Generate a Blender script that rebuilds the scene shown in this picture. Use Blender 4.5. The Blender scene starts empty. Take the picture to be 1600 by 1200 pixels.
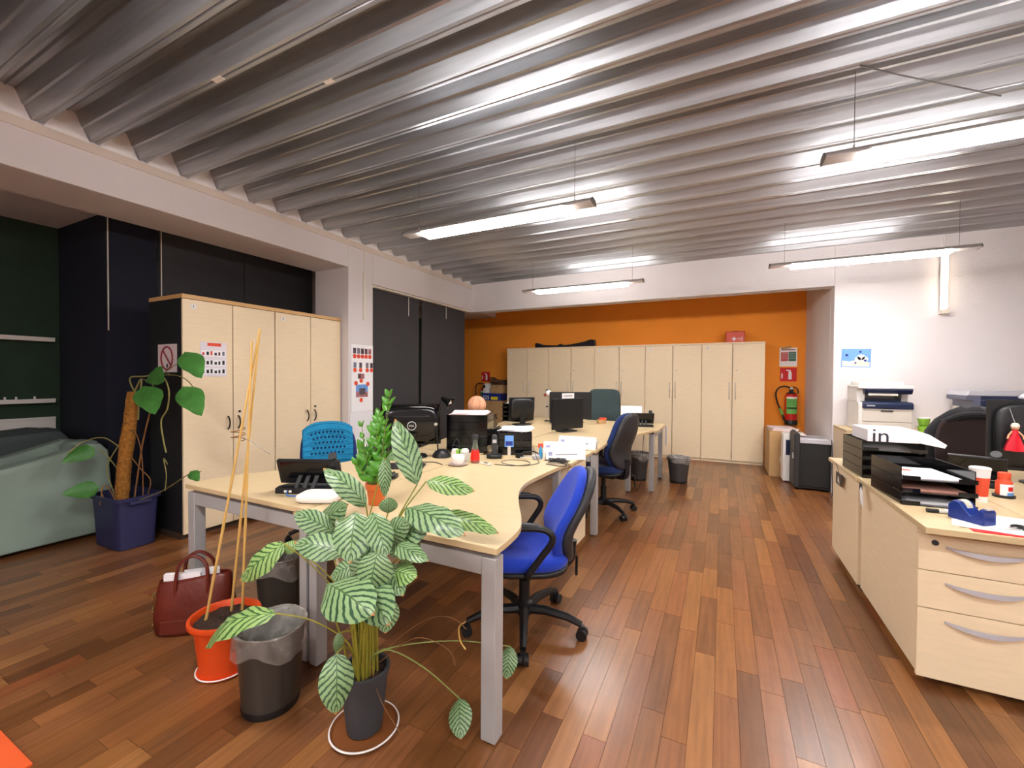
import bpy, bmesh, math, random
from mathutils import Vector, Matrix
random.seed(7)
PI = math.pi
SC = bpy.context.scene
COL = SC.collection

# ------------------------------------------------------------------ camera
cam_d = bpy.data.cameras.new('camera')
cam_d.sensor_fit = 'HORIZONTAL'; cam_d.sensor_width = 36.0
cam_d.lens = 664.65 / 1600 * 36.0
cam_d.clip_start = 0.02; cam_d.clip_end = 100
cam = bpy.data.objects.new('camera', cam_d); COL.objects.link(cam)
YAW, PIT, ROLL, CAMH = 0.459015, -0.0157416, 0.0057066, 1.36
_F = Vector((-math.sin(YAW) * math.cos(PIT), math.cos(YAW) * math.cos(PIT), math.sin(PIT)))
_R = Vector((math.cos(YAW), math.sin(YAW), 0)); _U = _R.cross(_F)
_R2 = _R * math.cos(ROLL) + _U * math.sin(ROLL); _U2 = _U * math.cos(ROLL) - _R * math.sin(ROLL)
cam.matrix_world = Matrix(((_R2.x, _U2.x, -_F.x, 0), (_R2.y, _U2.y, -_F.y, 0), (_R2.z, _U2.z, -_F.z, CAMH), (0, 0, 0, 1)))
SC.camera = cam

# ------------------------------------------------------------------ world, exposure
w = bpy.data.worlds.new('night'); SC.world = w; w.use_nodes = True
w.node_tree.nodes['Background'].inputs[0].default_value = (0.02, 0.025, 0.04, 1)
w.node_tree.nodes['Background'].inputs[1].default_value = 1.0
SC.view_settings.view_transform = 'Standard'
SC.view_settings.look = 'None'
SC.view_settings.gamma = 1.0
SC.view_settings.exposure = 2.52
SC.view_settings.use_curve_mapping = False
LAMP_E = 16.0      # emission of the lamp diffusers

# ------------------------------------------------------------------ materials
def lin(c):
    return tuple((v / 255 / 12.92) if v / 255 <= 0.04045 else ((v / 255 + 0.055) / 1.055) ** 2.4 for v in c)
MATS = {}
def mat(name, rgb, rough=0.5, metal=0.0, var=0.0, vscale=6.0, bump=0.0, bscale=40.0, stretch=(1, 1, 1), spec=0.5,
        coat=0.0, emit=None, estr=0.0, alpha=1.0, trans=0.0, sheen=0.0, ior=1.45):
    if name in MATS: return MATS[name]
    m = bpy.data.materials.new(name); m.use_nodes = True; MATS[name] = m
    nt = m.node_tree; b = nt.nodes['Principled BSDF']
    c = lin(rgb)
    b.inputs['Base Color'].default_value = (*c, 1)
    b.inputs['Roughness'].default_value = rough
    b.inputs['Metallic'].default_value = metal
    b.inputs['Specular IOR Level'].default_value = spec
    b.inputs['IOR'].default_value = ior
    b.inputs['Coat Weight'].default_value = coat
    b.inputs['Coat Roughness'].default_value = 0.15
    b.inputs['Alpha'].default_value = alpha
    b.inputs['Transmission Weight'].default_value = trans
    b.inputs['Sheen Weight'].default_value = sheen
    if emit:
        b.inputs['Emission Color'].default_value = (*emit, 1); b.inputs['Emission Strength'].default_value = estr
    if var or bump:
        tc = nt.nodes.new('ShaderNodeTexCoord'); mp = nt.nodes.new('ShaderNodeMapping')
        mp.inputs['Scale'].default_value = stretch
        nt.links.new(tc.outputs['Object'], mp.inputs[0])
    if var:
        n = nt.nodes.new('ShaderNodeTexNoise'); n.inputs['Scale'].default_value = vscale; n.inputs['Detail'].default_value = 5
        nt.links.new(mp.outputs[0], n.inputs['Vector'])
        r = nt.nodes.new('ShaderNodeValToRGB')
        r.color_ramp.elements[0].position = 0.3; r.color_ramp.elements[1].position = 0.7
        r.color_ramp.elements[0].color = (*[max(0, v * (1 - var)) for v in c], 1)
        r.color_ramp.elements[1].color = (*[min(1, v * (1 + var)) for v in c], 1)
        nt.links.new(n.outputs['Fac'], r.inputs[0]); nt.links.new(r.outputs[0], b.inputs['Base Color'])
    if bump:
        n2 = nt.nodes.new('ShaderNodeTexNoise'); n2.inputs['Scale'].default_value = bscale; n2.inputs['Detail'].default_value = 3
        nt.links.new(mp.outputs[0], n2.inputs['Vector'])
        bp = nt.nodes.new('ShaderNodeBump'); bp.inputs['Strength'].default_value = bump; bp.inputs['Distance'].default_value = 0.01
        nt.links.new(n2.outputs['Fac'], bp.inputs['Height']); nt.links.new(bp.outputs[0], b.inputs['Normal'])
    return m

WALL = mat('white plaster', (224, 217, 217), 0.85, var=0.02, vscale=1.5, bump=0.25, bscale=55)
WALLT = mat('beige wall plate', (222, 208, 196), 0.7, var=0.03)
ORANGE = mat('orange paint', (250, 154, 46), 0.75, var=0.03, vscale=2, bump=0.15, bscale=50)
DGREEN = mat('dark green paint', (40, 62, 46), 0.8, var=0.1)
BLIND = mat('charcoal blind cloth', (60, 58, 60), 0.8, var=0.06, vscale=3, bump=0.1, bscale=200)
NAVYBL = mat('navy black blind cloth', (26, 29, 44), 0.85, var=0.05, vscale=3)
MAPLE = mat('maple laminate', (240, 219, 184), 0.42, var=0.03, vscale=4, stretch=(2, 2, 14), spec=0.4)
MAPLED = mat('maple desk laminate', (210, 186, 144), 0.36, var=0.025, vscale=3, stretch=(1, 9, 1), spec=0.45)
MEDGE = mat('maple edge band', (214, 170, 112), 0.45)
GAP = mat('dark joint', (70, 52, 38), 0.8)
BLKPANEL = mat('black side panel', (30, 30, 34), 0.6)
GREYM = mat('silver grey painted steel', (176, 175, 174), 0.4, metal=0.15)
CHROME = mat('satin chrome', (212, 206, 198), 0.3, metal=0.45)
BRONZE = mat('dark bronze handle', (48, 40, 34), 0.35, metal=0.5)
BLACKP = mat('black plastic', (24, 24, 26), 0.42)
BLACKG = mat('glossy black plastic', (13, 13, 15), 0.12)
CHARC = mat('charcoal plastic', (48, 48, 50), 0.5)
SCREEN = mat('dark screen glass', (30, 30, 31), 0.3)
PAPER = mat('white paper', (246, 244, 246), 0.8)
PAPERP = mat('pinkish paper', (240, 222, 222), 0.8)
INK = mat('grey ink', (120, 118, 128), 0.8)
INKD = mat('dark ink', (45, 44, 55), 0.8)
REDP = mat('red print', (214, 32, 34), 0.6)
CORAL = mat('coral red dot', (232, 84, 52), 0.7)
WHITEP = mat('white plastic', (236, 232, 226), 0.4)
CREAMP = mat('cream plastic', (225, 216, 203), 0.45)
NAVYP = mat('navy plastic', (32, 42, 72), 0.35)
BLUEF = mat('royal blue fabric', (22, 62, 190), 0.85, var=0.08, vscale=90, bump=0.15, bscale=300, sheen=0.15)
NAVYF = mat('dark blue fabric', (16, 42, 98), 0.85, var=0.1, vscale=90, sheen=0.15)
SLATEF = mat('slate green fabric', (62, 78, 78), 0.9, var=0.08, vscale=60, sheen=0.1)
BLACKF = mat('black fabric', (26, 24, 28), 0.9, sheen=0.1)
TEALY = mat('teal crochet yarn', (24, 132, 178), 0.85, var=0.12, vscale=40)
SAGE = mat('sage green cover', (140, 158, 146), 0.9, var=0.05, vscale=4, bump=0.35, bscale=6)
DSLATE = mat('dark slate upholstery', (74, 84, 84), 0.9, var=0.05)
TERRA = mat('terracotta plastic', (202, 100, 44), 0.5)
ORPOT = mat('bright orange pot', (226, 78, 24), 0.4)
ANTHR = mat('anthracite pot', (62, 64, 68), 0.5)
SOIL = mat('potting soil', (62, 44, 34), 0.95, var=0.5, vscale=60, bump=1.0, bscale=90)
BLUEBIN = mat('navy tub plastic', (42, 44, 82), 0.5)
BAMBOO = mat('bamboo cane', (214, 172, 98), 0.5, var=0.12, vscale=12, stretch=(1, 1, 0.5))
STEMY = mat('olive yellow stalk', (150, 142, 48), 0.55, var=0.2, vscale=14)
STEMG = mat('thin green stalk', (132, 140, 74), 0.55)
STEMR = mat('dry brown root', (128, 86, 46), 0.7, var=0.25, vscale=20)
ROOTG = mat('greenish aerial root', (138, 130, 74), 0.65, var=0.2, vscale=20)
MOSS = mat('coir pole fibre', (168, 112, 44), 0.95, var=0.35, vscale=45, bump=1.0, bscale=120)
ZZL = mat('glossy zz leaf', (78, 142, 40), 0.28, var=0.25, vscale=14, spec=0.6)
PHIL = mat('philodendron leaf', (66, 122, 52), 0.45, var=0.2, vscale=12, spec=0.5)
BINP = mat('dark translucent bin plastic', (62, 58, 52), 0.3, var=0.08, vscale=3)
BINM = mat('dark wire bin', (74, 72, 72), 0.4, metal=0.3)
LEATH = mat('oxblood leather', (98, 34, 22), 0.32, var=0.2, vscale=8, bump=0.4, bscale=18)
GOLD = mat('brass fittings', (214, 180, 110), 0.25, metal=0.9)
KRAFT = mat('brown cardboard', (188, 150, 102), 0.8, var=0.05)
EXTRED = mat('extinguisher red', (206, 30, 22), 0.3, coat=0.4)
LABGRN = mat('extinguisher green label', (116, 190, 92), 0.6)
SHRED = mat('shredder black body', (34, 36, 38), 0.45)
SILV = mat('silver plastic', (198, 198, 206), 0.35, metal=0.2)
BLUET = mat('blue tape dispenser plastic', (26, 52, 130), 0.3)
BLUEPH = mat('light blue print', (110, 160, 226), 0.7)
GLASS = mat('clear bottle glass', (205, 222, 210), 0.08, trans=0.85, ior=1.3)
REDL = mat('red drink', (236, 36, 28), 0.3, emit=None)
PORC = mat('white porcelain', (244, 238, 234), 0.25)
SKIN = mat('peach woven ball', (222, 160, 124), 0.8, var=0.15, vscale=10)
ORMAT = mat('orange mat', (226, 92, 40), 0.85, var=0.04)
LIMEP = mat('lime green print', (150, 206, 70), 0.6)
GREENP = mat('dark green print', (30, 104, 78), 0.7)
YELP = mat('yellow print', (240, 214, 40), 0.7)
ROYALP = mat('royal blue print', (26, 46, 128), 0.6)
ALU = mat('brushed aluminium', (196, 188, 184), 0.4, metal=0.4)
WIRE = mat('steel wire', (120, 115, 112), 0.4, metal=0.7)
LED = mat('white tube diffuser', (255, 250, 245), 0.5, emit=(1.0, 0.958, 0.94), estr=LAMP_E)
LEDS = mat('tube diffuser side', (255, 250, 245), 0.5, emit=(1.0, 0.955, 0.93), estr=LAMP_E * 0.8)
LEDW = mat('warm tube diffuser', (255, 245, 225), 0.5, emit=(1.0, 0.88, 0.66), estr=LAMP_E * 0.07)

def film_mat(name, rgb, alpha):
    m = mat(name, rgb, 0.3, spec=0.6)
    nt = m.node_tree; b = nt.nodes['Principled BSDF']; out = nt.nodes['Material Output']
    t = nt.nodes.new('ShaderNodeBsdfTransparent'); mx = nt.nodes.new('ShaderNodeMixShader')
    n = nt.nodes.new('ShaderNodeTexNoise'); n.inputs['Scale'].default_value = 14; n.inputs['Detail'].default_value = 4
    tc = nt.nodes.new('ShaderNodeTexCoord'); nt.links.new(tc.outputs['Object'], n.inputs['Vector'])
    mr = nt.nodes.new('ShaderNodeMapRange'); mr.inputs[1].default_value = 0.35; mr.inputs[2].default_value = 0.7
    mr.inputs[3].default_value = alpha * 0.6; mr.inputs[4].default_value = min(1, alpha * 1.5)
    nt.links.new(n.outputs['Fac'], mr.inputs[0]); nt.links.new(mr.outputs[0], mx.inputs[0])
    nt.links.new(t.outputs[0], mx.inputs[1]); nt.links.new(b.outputs[0], mx.inputs[2]); nt.links.new(mx.outputs[0], out.inputs[0])
    return m
FILM = film_mat('thin bin liner film', (206, 200, 192), 0.33)

def metal_deck():
    m = bpy.data.materials.new('galvanised steel deck'); m.use_nodes = True; nt = m.node_tree; b = nt.nodes['Principled BSDF']
    b.inputs['Metallic'].default_value = 0.72
    g = nt.nodes.new('ShaderNodeNewGeometry'); mp = nt.nodes.new('ShaderNodeMapping'); mp.inputs['Scale'].default_value = (0.6, 14, 14)
    nt.links.new(g.outputs['Position'], mp.inputs[0])
    n = nt.nodes.new('ShaderNodeTexNoise'); n.inputs['Scale'].default_value = 2.2; n.inputs['Detail'].default_value = 6
    nt.links.new(mp.outputs[0], n.inputs['Vector'])
    r = nt.nodes.new('ShaderNodeValToRGB'); r.color_ramp.elements[0].position = 0.3; r.color_ramp.elements[1].position = 0.72
    r.color_ramp.elements[0].color = (0.36, 0.375, 0.40, 1); r.color_ramp.elements[1].color = (0.50, 0.515, 0.54, 1)
    nt.links.new(n.outputs['Fac'], r.inputs[0]); nt.links.new(r.outputs[0], b.inputs['Base Color'])
    mr = nt.nodes.new('ShaderNodeMapRange'); mr.inputs[3].default_value = 0.24; mr.inputs[4].default_value = 0.38
    nt.links.new(n.outputs['Fac'], mr.inputs[0]); nt.links.new(mr.outputs[0], b.inputs['Roughness'])
    return m
DECK = metal_deck()

def plank_mat():
    m = bpy.data.materials.new('varnished merbau plank'); m.use_nodes = True; nt = m.node_tree; b = nt.nodes['Principled BSDF']
    g = nt.nodes.new('ShaderNodeNewGeometry'); oi = nt.nodes.new('ShaderNodeObjectInfo')
    ad = nt.nodes.new('ShaderNodeMath'); ad.operation = 'ADD'; fr = nt.nodes.new('ShaderNodeMath'); fr.operation = 'FRACT'
    nt.links.new(g.outputs['Random Per Island'], ad.inputs[0]); nt.links.new(oi.outputs['Random'], ad.inputs[1]); nt.links.new(ad.outputs[0], fr.inputs[0])
    r = nt.nodes.new('ShaderNodeValToRGB'); cr = r.color_ramp
    stops = [(0.0, (100, 60, 32)), (0.2, (116, 72, 38)), (0.42, (126, 80, 44)), (0.6, (134, 84, 50)), (0.76, (140, 88, 44)), (0.9, (152, 102, 58)), (1.0, (130, 70, 38))]
    cr.elements[0].position = 0; cr.elements[0].color = (*lin(stops[0][1]), 1); cr.elements[1].position = 1; cr.elements[1].color = (*lin(stops[-1][1]), 1)
    for p, c in stops[1:-1]:
        e = cr.elements.new(p); e.color = (*lin(c), 1)
    nt.links.new(fr.outputs[0], r.inputs[0])
    mp = nt.nodes.new('ShaderNodeMapping'); mp.inputs['Scale'].default_value = (46, 2.6, 10)
    cmb = nt.nodes.new('ShaderNodeVectorMath'); cmb.operation = 'MULTIPLY_ADD'
    sc = nt.nodes.new('ShaderNodeCombineXYZ'); nt.links.new(fr.outputs[0], sc.inputs[0]); nt.links.new(fr.outputs[0], sc.inputs[1])
    nt.links.new(sc.outputs[0], cmb.inputs[0]); cmb.inputs[1].default_value = (31, 17, 0); nt.links.new(g.outputs['Position'], cmb.inputs[2])
    nt.links.new(cmb.outputs[0], mp.inputs[0])
    n = nt.nodes.new('ShaderNodeTexNoise'); n.inputs['Scale'].default_value = 1.0; n.inputs['Detail'].default_value = 6
    nt.links.new(mp.outputs[0], n.inputs['Vector'])
    mr = nt.nodes.new('ShaderNodeMapRange'); mr.inputs[1].default_value = 0.3; mr.inputs[2].default_value = 0.7; mr.inputs[3].default_value = 0.78; mr.inputs[4].default_value = 1.2
    nt.links.new(n.outputs['Fac'], mr.inputs[0])
    mx = nt.nodes.new('ShaderNodeVectorMath'); mx.operation = 'SCALE'
    nt.links.new(r.outputs[0], mx.inputs[0]); nt.links.new(mr.outputs[0], mx.inputs['Scale']); nt.links.new(mx.outputs[0], b.inputs['Base Color'])
    b.inputs['Roughness'].default_value = 0.36; b.inputs['Coat Weight'].default_value = 0.3; b.inputs['Coat Roughness'].default_value = 0.22
    n2 = nt.nodes.new('ShaderNodeTexNoise'); n2.inputs['Scale'].default_value = 7; nt.links.new(g.outputs['Position'], n2.inputs['Vector'])
    bp = nt.nodes.new('ShaderNodeBump'); bp.inputs['Strength'].default_value = 0.12; bp.inputs['Distance'].default_value = 0.02
    nt.links.new(n2.outputs['Fac'], bp.inputs['Height']); nt.links.new(bp.outputs[0], b.inputs['Normal'])
    return m
PLANK = plank_mat()

def calathea_mat(name, pale, dark):
    # uv: u across (-1..1 mapped 0..1), v along from base to tip; chevron veins bending towards the tip
    m = bpy.data.materials.new(name); m.use_nodes = True; nt = m.node_tree; b = nt.nodes['Principled BSDF']
    uv = nt.nodes.new('ShaderNodeUVMap'); sp = nt.nodes.new('ShaderNodeSeparateXYZ'); nt.links.new(uv.outputs[0], sp.inputs[0])
    def M(op, a, bb=None):
        n = nt.nodes.new('ShaderNodeMath'); n.operation = op
        for i, x in enumerate((a, bb)):
            if x is None: continue
            if isinstance(x, (int, float)): n.inputs[i].default_value = x
            else: nt.links.new(x, n.inputs[i])
        return n.outputs[0]
    a = M('ABSOLUTE', M('SUBTRACT', M('MULTIPLY', sp.outputs[0], 2.0), 1.0))
    noi = nt.nodes.new('ShaderNodeTexNoise'); noi.inputs['Scale'].default_value = 9; nt.links.new(uv.outputs[0], noi.inputs['Vector'])
    ph = M('SUBTRACT', M('MULTIPLY', sp.outputs[1], 8.5), M('MULTIPLY', M('POWER', a, 0.85), 2.3))
    ph = M('ADD', ph, M('MULTIPLY', noi.outputs['Fac'], 0.5))
    s = M('SINE', M('MULTIPLY', ph, 2 * PI))
    r = nt.nodes.new('ShaderNodeValToRGB'); cr = r.color_ramp
    cr.elements[0].position = 0.0; cr.elements[0].color = (*lin(pale), 1)
    cr.elements[1].position = 1.0; cr.elements[1].color = (*lin(dark), 1)
    e = cr.elements.new(0.62); e.color = (*lin(pale), 1)
    e = cr.elements.new(0.78); e.color = (*lin(dark), 1)
    nt.links.new(M('ADD', M('MULTIPLY', s, 0.5), 0.5), r.inputs[0])
    rib = M('LESS_THAN', a, 0.035)
    mx = nt.nodes.new('ShaderNodeMix'); mx.data_type = 'RGBA'; nt.links.new(rib, mx.inputs[0])
    nt.links.new(r.outputs[0], mx.inputs[6]); mx.inputs[7].default_value = (*lin((72, 104, 54)), 1)
    tip = nt.nodes.new('ShaderNodeMapRange'); tip.inputs[1].default_value = 0.955; tip.inputs[2].default_value = 0.975; nt.links.new(sp.outputs[1], tip.inputs[0])
    mx2 = nt.nodes.new('ShaderNodeMix'); mx2.data_type = 'RGBA'; nt.links.new(tip.outputs[0], mx2.inputs[0])
    nt.links.new(mx.outputs[2], mx2.inputs[6]); mx2.inputs[7].default_value = (*lin((176, 112, 52)), 1)
    nt.links.new(mx2.outputs[2], b.inputs['Base Color'])
    b.inputs['Roughness'].default_value = 0.38
    return m
CALA = calathea_mat('striped calathea leaf', (136, 164, 114), (48, 82, 54))
CALB = calathea_mat('striped pale calathea leaf', (150, 180, 108), (58, 100, 48))

# ------------------------------------------------------------------ mesh builder
class MB:
    def __init__(s): s.v = []; s.f = []; s.uv = None
    def add(s, vs, fs):
        o = len(s.v); s.v += [tuple(v) for v in vs]; s.f += [tuple(i + o for i in f) for f in fs]; return s
    def box(s, x0, x1, y0, y1, z0, z1):
        return s.add([(x0, y0, z0), (x1, y0, z0), (x1, y1, z0), (x0, y1, z0), (x0, y0, z1), (x1, y0, z1), (x1, y1, z1), (x0, y1, z1)],
                     [(0, 3, 2, 1), (4, 5, 6, 7), (0, 1, 5, 4), (1, 2, 6, 5), (2, 3, 7, 6), (3, 0, 4, 7)])
    def cyl(s, p0, p1, r0, r1=None, n=12):
        return s.tube([p0, p1], [r0, r0 if r1 is None else r1], n)
    def tube(s, path, r, n=8, cap=True):
        path = [Vector(p) for p in path]
        rs = r if isinstance(r, (list, tuple)) else [r] * len(path)
        vs = []; fs = []; prev = None
        for i, p in enumerate(path):
            t = (path[min(i + 1, len(path) - 1)] - path[max(i - 1, 0)])
            if t.length < 1e-9: t = Vector((0, 0, 1))
            t.normalize()
            if prev is None:
                a = Vector((0, 0, 1)) if abs(t.z) < 0.9 else Vector((1, 0, 0))
                nx = t.cross(a).normalized()
            else:
                nx = (prev - t * prev.dot(t))
                nx = nx.normalized() if nx.length > 1e-6 else t.orthogonal().normalized()
            prev = nx; ny = t.cross(nx)
            for k in range(n):
                an = 2 * PI * k / n
                vs.append(p + (nx * math.cos(an) + ny * math.sin(an)) * rs[i])
        for i in range(len(path) - 1):
            for k in range(n):
                a = i * n + k; b = i * n + (k + 1) % n
                fs.append((a, b, b + n, a + n))
        if cap:
            fs.append(tuple(range(n - 1, -1, -1))); m = (len(path) - 1) * n; fs.append(tuple(range(m, m + n)))
        return s.add(vs, fs)
    def lathe(s, prof, c=(0, 0, 0), n=24, cap0=True, cap1=True, wob=None):
        vs = []; fs = []
        for i, (r, z) in enumerate(prof):
            for k in range(n):
                a = 2 * PI * k / n
                rr, zz = (r, z) if wob is None else wob(i, k, r, z)
                vs.append((c[0] + rr * math.cos(a), c[1] + rr * math.sin(a), c[2] + zz))
        for i in range(len(prof) - 1):
            for k in range(n):
                a = i * n + k; b = i * n + (k + 1) % n
                fs.append((a, b, b + n, a + n))
        if cap0: fs.append(tuple(range(n - 1, -1, -1)))
        if cap1: m = (len(prof) - 1) * n; fs.append(tuple(range(m, m + n)))
        return s.add(vs, fs)
    def prism(s, poly, z0, z1, fn=None):
        n = len(poly); fn = fn or (lambda x, y, z: (x, y, z))
        vs = [fn(x, y, z0) for x, y in poly] + [fn(x, y, z1) for x, y in poly]
        fs = [tuple(range(n - 1, -1, -1)), tuple(range(n, 2 * n))] + [(i, (i + 1) % n, (i + 1) % n + n, i + n) for i in range(n)]
        return s.add(vs, fs)
    def pad(s, outline, t, r, fn=None, inner=(0.78, 0.5, 0.22)):
        # cushion: rounded outline swept through its thickness; fn maps (x, y, w) to 3d
        fn = fn or (lambda x, y, z: (x, y, z))
        n = len(outline); cx = sum(p[0] for p in outline) / n; cy = sum(p[1] for p in outline) / n
        R = max(math.hypot(p[0] - cx, p[1] - cy) for p in outline)
        rings = []
        st = 3
        for q in inner[::-1]: rings.append((q * (1 - r / R), 0))
        for i in range(st + 1):
            a = PI / 2 * i / st
            rings.append((1 - r / R * (1 - math.sin(a)), r * (1 - math.cos(a))))
        for i in range(st + 1):
            a = PI / 2 * i / st
            rings.append((1 - r / R * (1 - math.cos(a)), t - r + r * math.sin(a)))
        for q in inner: rings.append((q * (1 - r / R), t))
        vs = []; fs = []
        for q, h in rings:
            for x, y in outline: vs.append(fn(cx + (x - cx) * q, cy + (y - cy) * q, h))
        for i in range(len(rings) - 1):
            for k in range(n):
                a = i * n + k; b = i * n + (k + 1) % n
                fs.append((a, b, b + n, a + n))
        fs.append(tuple(range(n - 1, -1, -1))); m = (len(rings) - 1) * n; fs.append(tuple(range(m, m + n)))
        return s.add(vs, fs)
    def mesh(s, name, m=None, smooth=False, ang=38):
        me = bpy.data.meshes.new(name); me.from_pydata(s.v, [], s.f)
        if s.uv: 
            l = me.uv_layers.new(name='UVMap')
            for lp in me.loops: l.data[lp.index].uv = s.uv[lp.vertex_index]
        bm = bmesh.new(); bm.from_mesh(me); bmesh.ops.recalc_face_normals(bm, faces=bm.faces); bm.to_mesh(me); bm.free()
        if m: me.materials.append(m)
        if smooth: me.shade_smooth(); me.set_sharp_from_angle(angle=math.radians(ang))
        return me
    def build(s, name, m, parent=None, smooth=False, bevel=0.0, loc=(0, 0, 0), rot=(0, 0, 0), label=None, ang=38):
        o = bpy.data.objects.new(name, s.mesh(name, m, smooth, ang)); COL.objects.link(o)
        o.location = loc; o.rotation_euler = rot
        if parent: o.parent = parent
        if bevel:
            b = o.modifiers.new('bevel', 'BEVEL'); b.width = bevel; b.segments = 2; b.limit_method = 'ANGLE'; b.angle_limit = 0.6
        if label: o['label'] = label
        return o

def B(*a): return MB().box(*a)
def tag(o, label, cat, group=None):
    o['label'] = label; o['category'] = cat
    if group: o['group'] = group
    return o
def thing(name, label, cat, loc=(0, 0, 0), rotz=0.0, group=None):
    o = bpy.data.objects.new(name, None); COL.objects.link(o); o.empty_display_size = 0.05
    o.location = loc; o.rotation_euler = (0, 0, rotz)
    return tag(o, label, cat, group)
def struct(o): o['kind'] = 'structure'; return o
def copy_tree(o, parent=None):
    c = o.copy(); COL.objects.link(c); c.parent = parent
    for ch in list(o.children): copy_tree(ch, c)
    return c
def text_mesh(txt, size, name, m, parent, loc, rot, depth=0.0006, label=None):
    cu = bpy.data.curves.new('t', 'FONT'); cu.body = txt; cu.size = size; cu.align_x = 'CENTER'; cu.align_y = 'CENTER'; cu.extrude = depth; cu.resolution_u = 3
    to = bpy.data.objects.new('t', cu); COL.objects.link(to)
    bpy.context.view_layer.update()
    me = bpy.data.meshes.new_from_object(to.evaluated_get(bpy.context.evaluated_depsgraph_get()))
    bpy.data.objects.remove(to); bpy.data.curves.remove(cu)
    me.materials.clear(); me.materials.append(m)
    o = bpy.data.objects.new(name, me); COL.objects.link(o); o.location = loc; o.rotation_euler = rot
    if parent: o.parent = parent
    if label: o['label'] = label
    return o
def sup(w, d, e=3.0, n=28, k=0):   # superellipse outline
    out = []
    for i in range(n):
        a = 2 * PI * i / n; c, s_ = math.cos(a), math.sin(a)
        out.append((math.copysign(abs(c) ** (2 / e), c) * w / 2, math.copysign(abs(s_) ** (2 / e), s_) * d / 2))
    return out
def spline(pts, n=8):              # Catmull-Rom
    P = [Vector(p) for p in pts]; P = [P[0] * 2 - P[1]] + P + [P[-1] * 2 - P[-2]]; out = []
    for i in range(1, len(P) - 2):
        for k in range(n):
            t = k / n; a, b, c, d = P[i - 1], P[i], P[i + 1], P[i + 2]
            out.append(0.5 * ((2 * b) + (c - a) * t + (2 * a - 5 * b + 4 * c - d) * t * t + (3 * b - a - 3 * c + d) * t ** 3))
    out.append(P[-2]); return out
# ------------------------------------------------------------------ ceiling lamps (the room's own light, plus one added out of view)
def ceiling_lamp(label, x0, y, z=2.5, length=1.56, deck_z=2.935):
    t = thing('ceiling_lamp', label, 'lamp', (x0, y, z), 0, 'suspended tube lamps')
    h = MB()
    prof = [(-0.052, 0.0), (0.052, 0.0), (0.05, 0.012), (0.03, 0.034), (-0.03, 0.034), (-0.05, 0.012)]
    h.prism(prof, 0.0, length, lambda a, b, c: (c, a, b))
    h.build('housing', ALU, t, bevel=0.003)
    for x in (0.0, length):
        MB().prism([(p[0] * 1.04, p[1] * 1.04 - 0.001) for p in prof], 0, 0.008, lambda a, b, c, x=x: (x - 0.004 + c, a, b)).build('end_cap', mat('grey end cap', (110, 104, 102), 0.5), t)
    for sy in (-1, 1): B(0.19, length - 0.19, sy * 0.051 - 0.003, sy * 0.051 + 0.003, -0.028, 0.004).build('side_diffuser', LEDS, t)
    MB().prism([(-0.0478, 0.0), (-0.0478, -0.0275), (0.0478, -0.0275), (0.0478, 0.0)], 0.19, length - 0.19, lambda a, b, c: (c, a, b + 0.001)).build('diffuser', LED, t)
    for x in (0.13, length - 0.13):
        MB().cyl((x, 0, 0.033), (x, 0, deck_z - z), 0.0018, n=6).build('suspension_wire', WIRE, t)
        MB().cyl((x, 0, 0.032), (x, 0, 0.06), 0.007, 0.004, 8).build('wire_grip', CHROME, t)
    return t
ceiling_lamp('suspended tube lamp above the near wave desk and striped plant', -2.33, 2.75)
ceiling_lamp('suspended tube lamp at the upper right edge, largest in view', 0.46, 2.74)
ceiling_lamp('suspended tube lamp in front of the orange recess', -2.41, 5.22)
ceiling_lamp('suspended tube lamp overlapping the wall lamp on the right', 0.42, 5.1)
ceiling_lamp('suspended tube lamp overhead behind the near desks', -2.33, 0.28)
ceiling_lamp('suspended tube lamp overhead behind the right drawers', 0.46, 0.28)
ceiling_lamp('suspended tube lamp at the back of the room, left', -2.33, -1.9)
ceiling_lamp('suspended tube lamp at the back of the room, right', 0.46, -1.9)
ceiling_lamp('added unseen tube lamp at the back right, brightening the drawers', 2.4, -1.0)  # added out of view to brighten the drawers and near right floor
t = thing('wall_lamp', 'upright tube lamp fixed to the white wall above the printers', 'lamp', (2.13, 6.218, 2.1))
B(-0.03, 0.03, -0.03, 0, 0, 0.62).build('back_plate', ALU, t, bevel=0.003)
MB().cyl((0.0, -0.052, 0.03), (0.0, -0.052, 0.6), 0.026, n=14).build('diffuser', LEDW, t, smooth=True)
B(-0.032, 0.032, -0.08, 0, -0.03, 0.012).build('end_cap', CREAMP, t, bevel=0.004)
B(-0.032, 0.032, -0.08, 0, 0.6, 0.63).build('end_cap', CREAMP, t, bevel=0.004)
B(-0.008, 0.008, -0.014, 0, 0.63, 0.82).build('conduit', WHITEP, t)

# ------------------------------------------------------------------ setting
RX1, RY0 = 4.6, -3.0
floor = struct(B(-6.2, RX1, RY0, 8.3, -0.08, -0.004).build('floor', mat('dark floor joint', (46, 26, 16), 0.7)))
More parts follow.
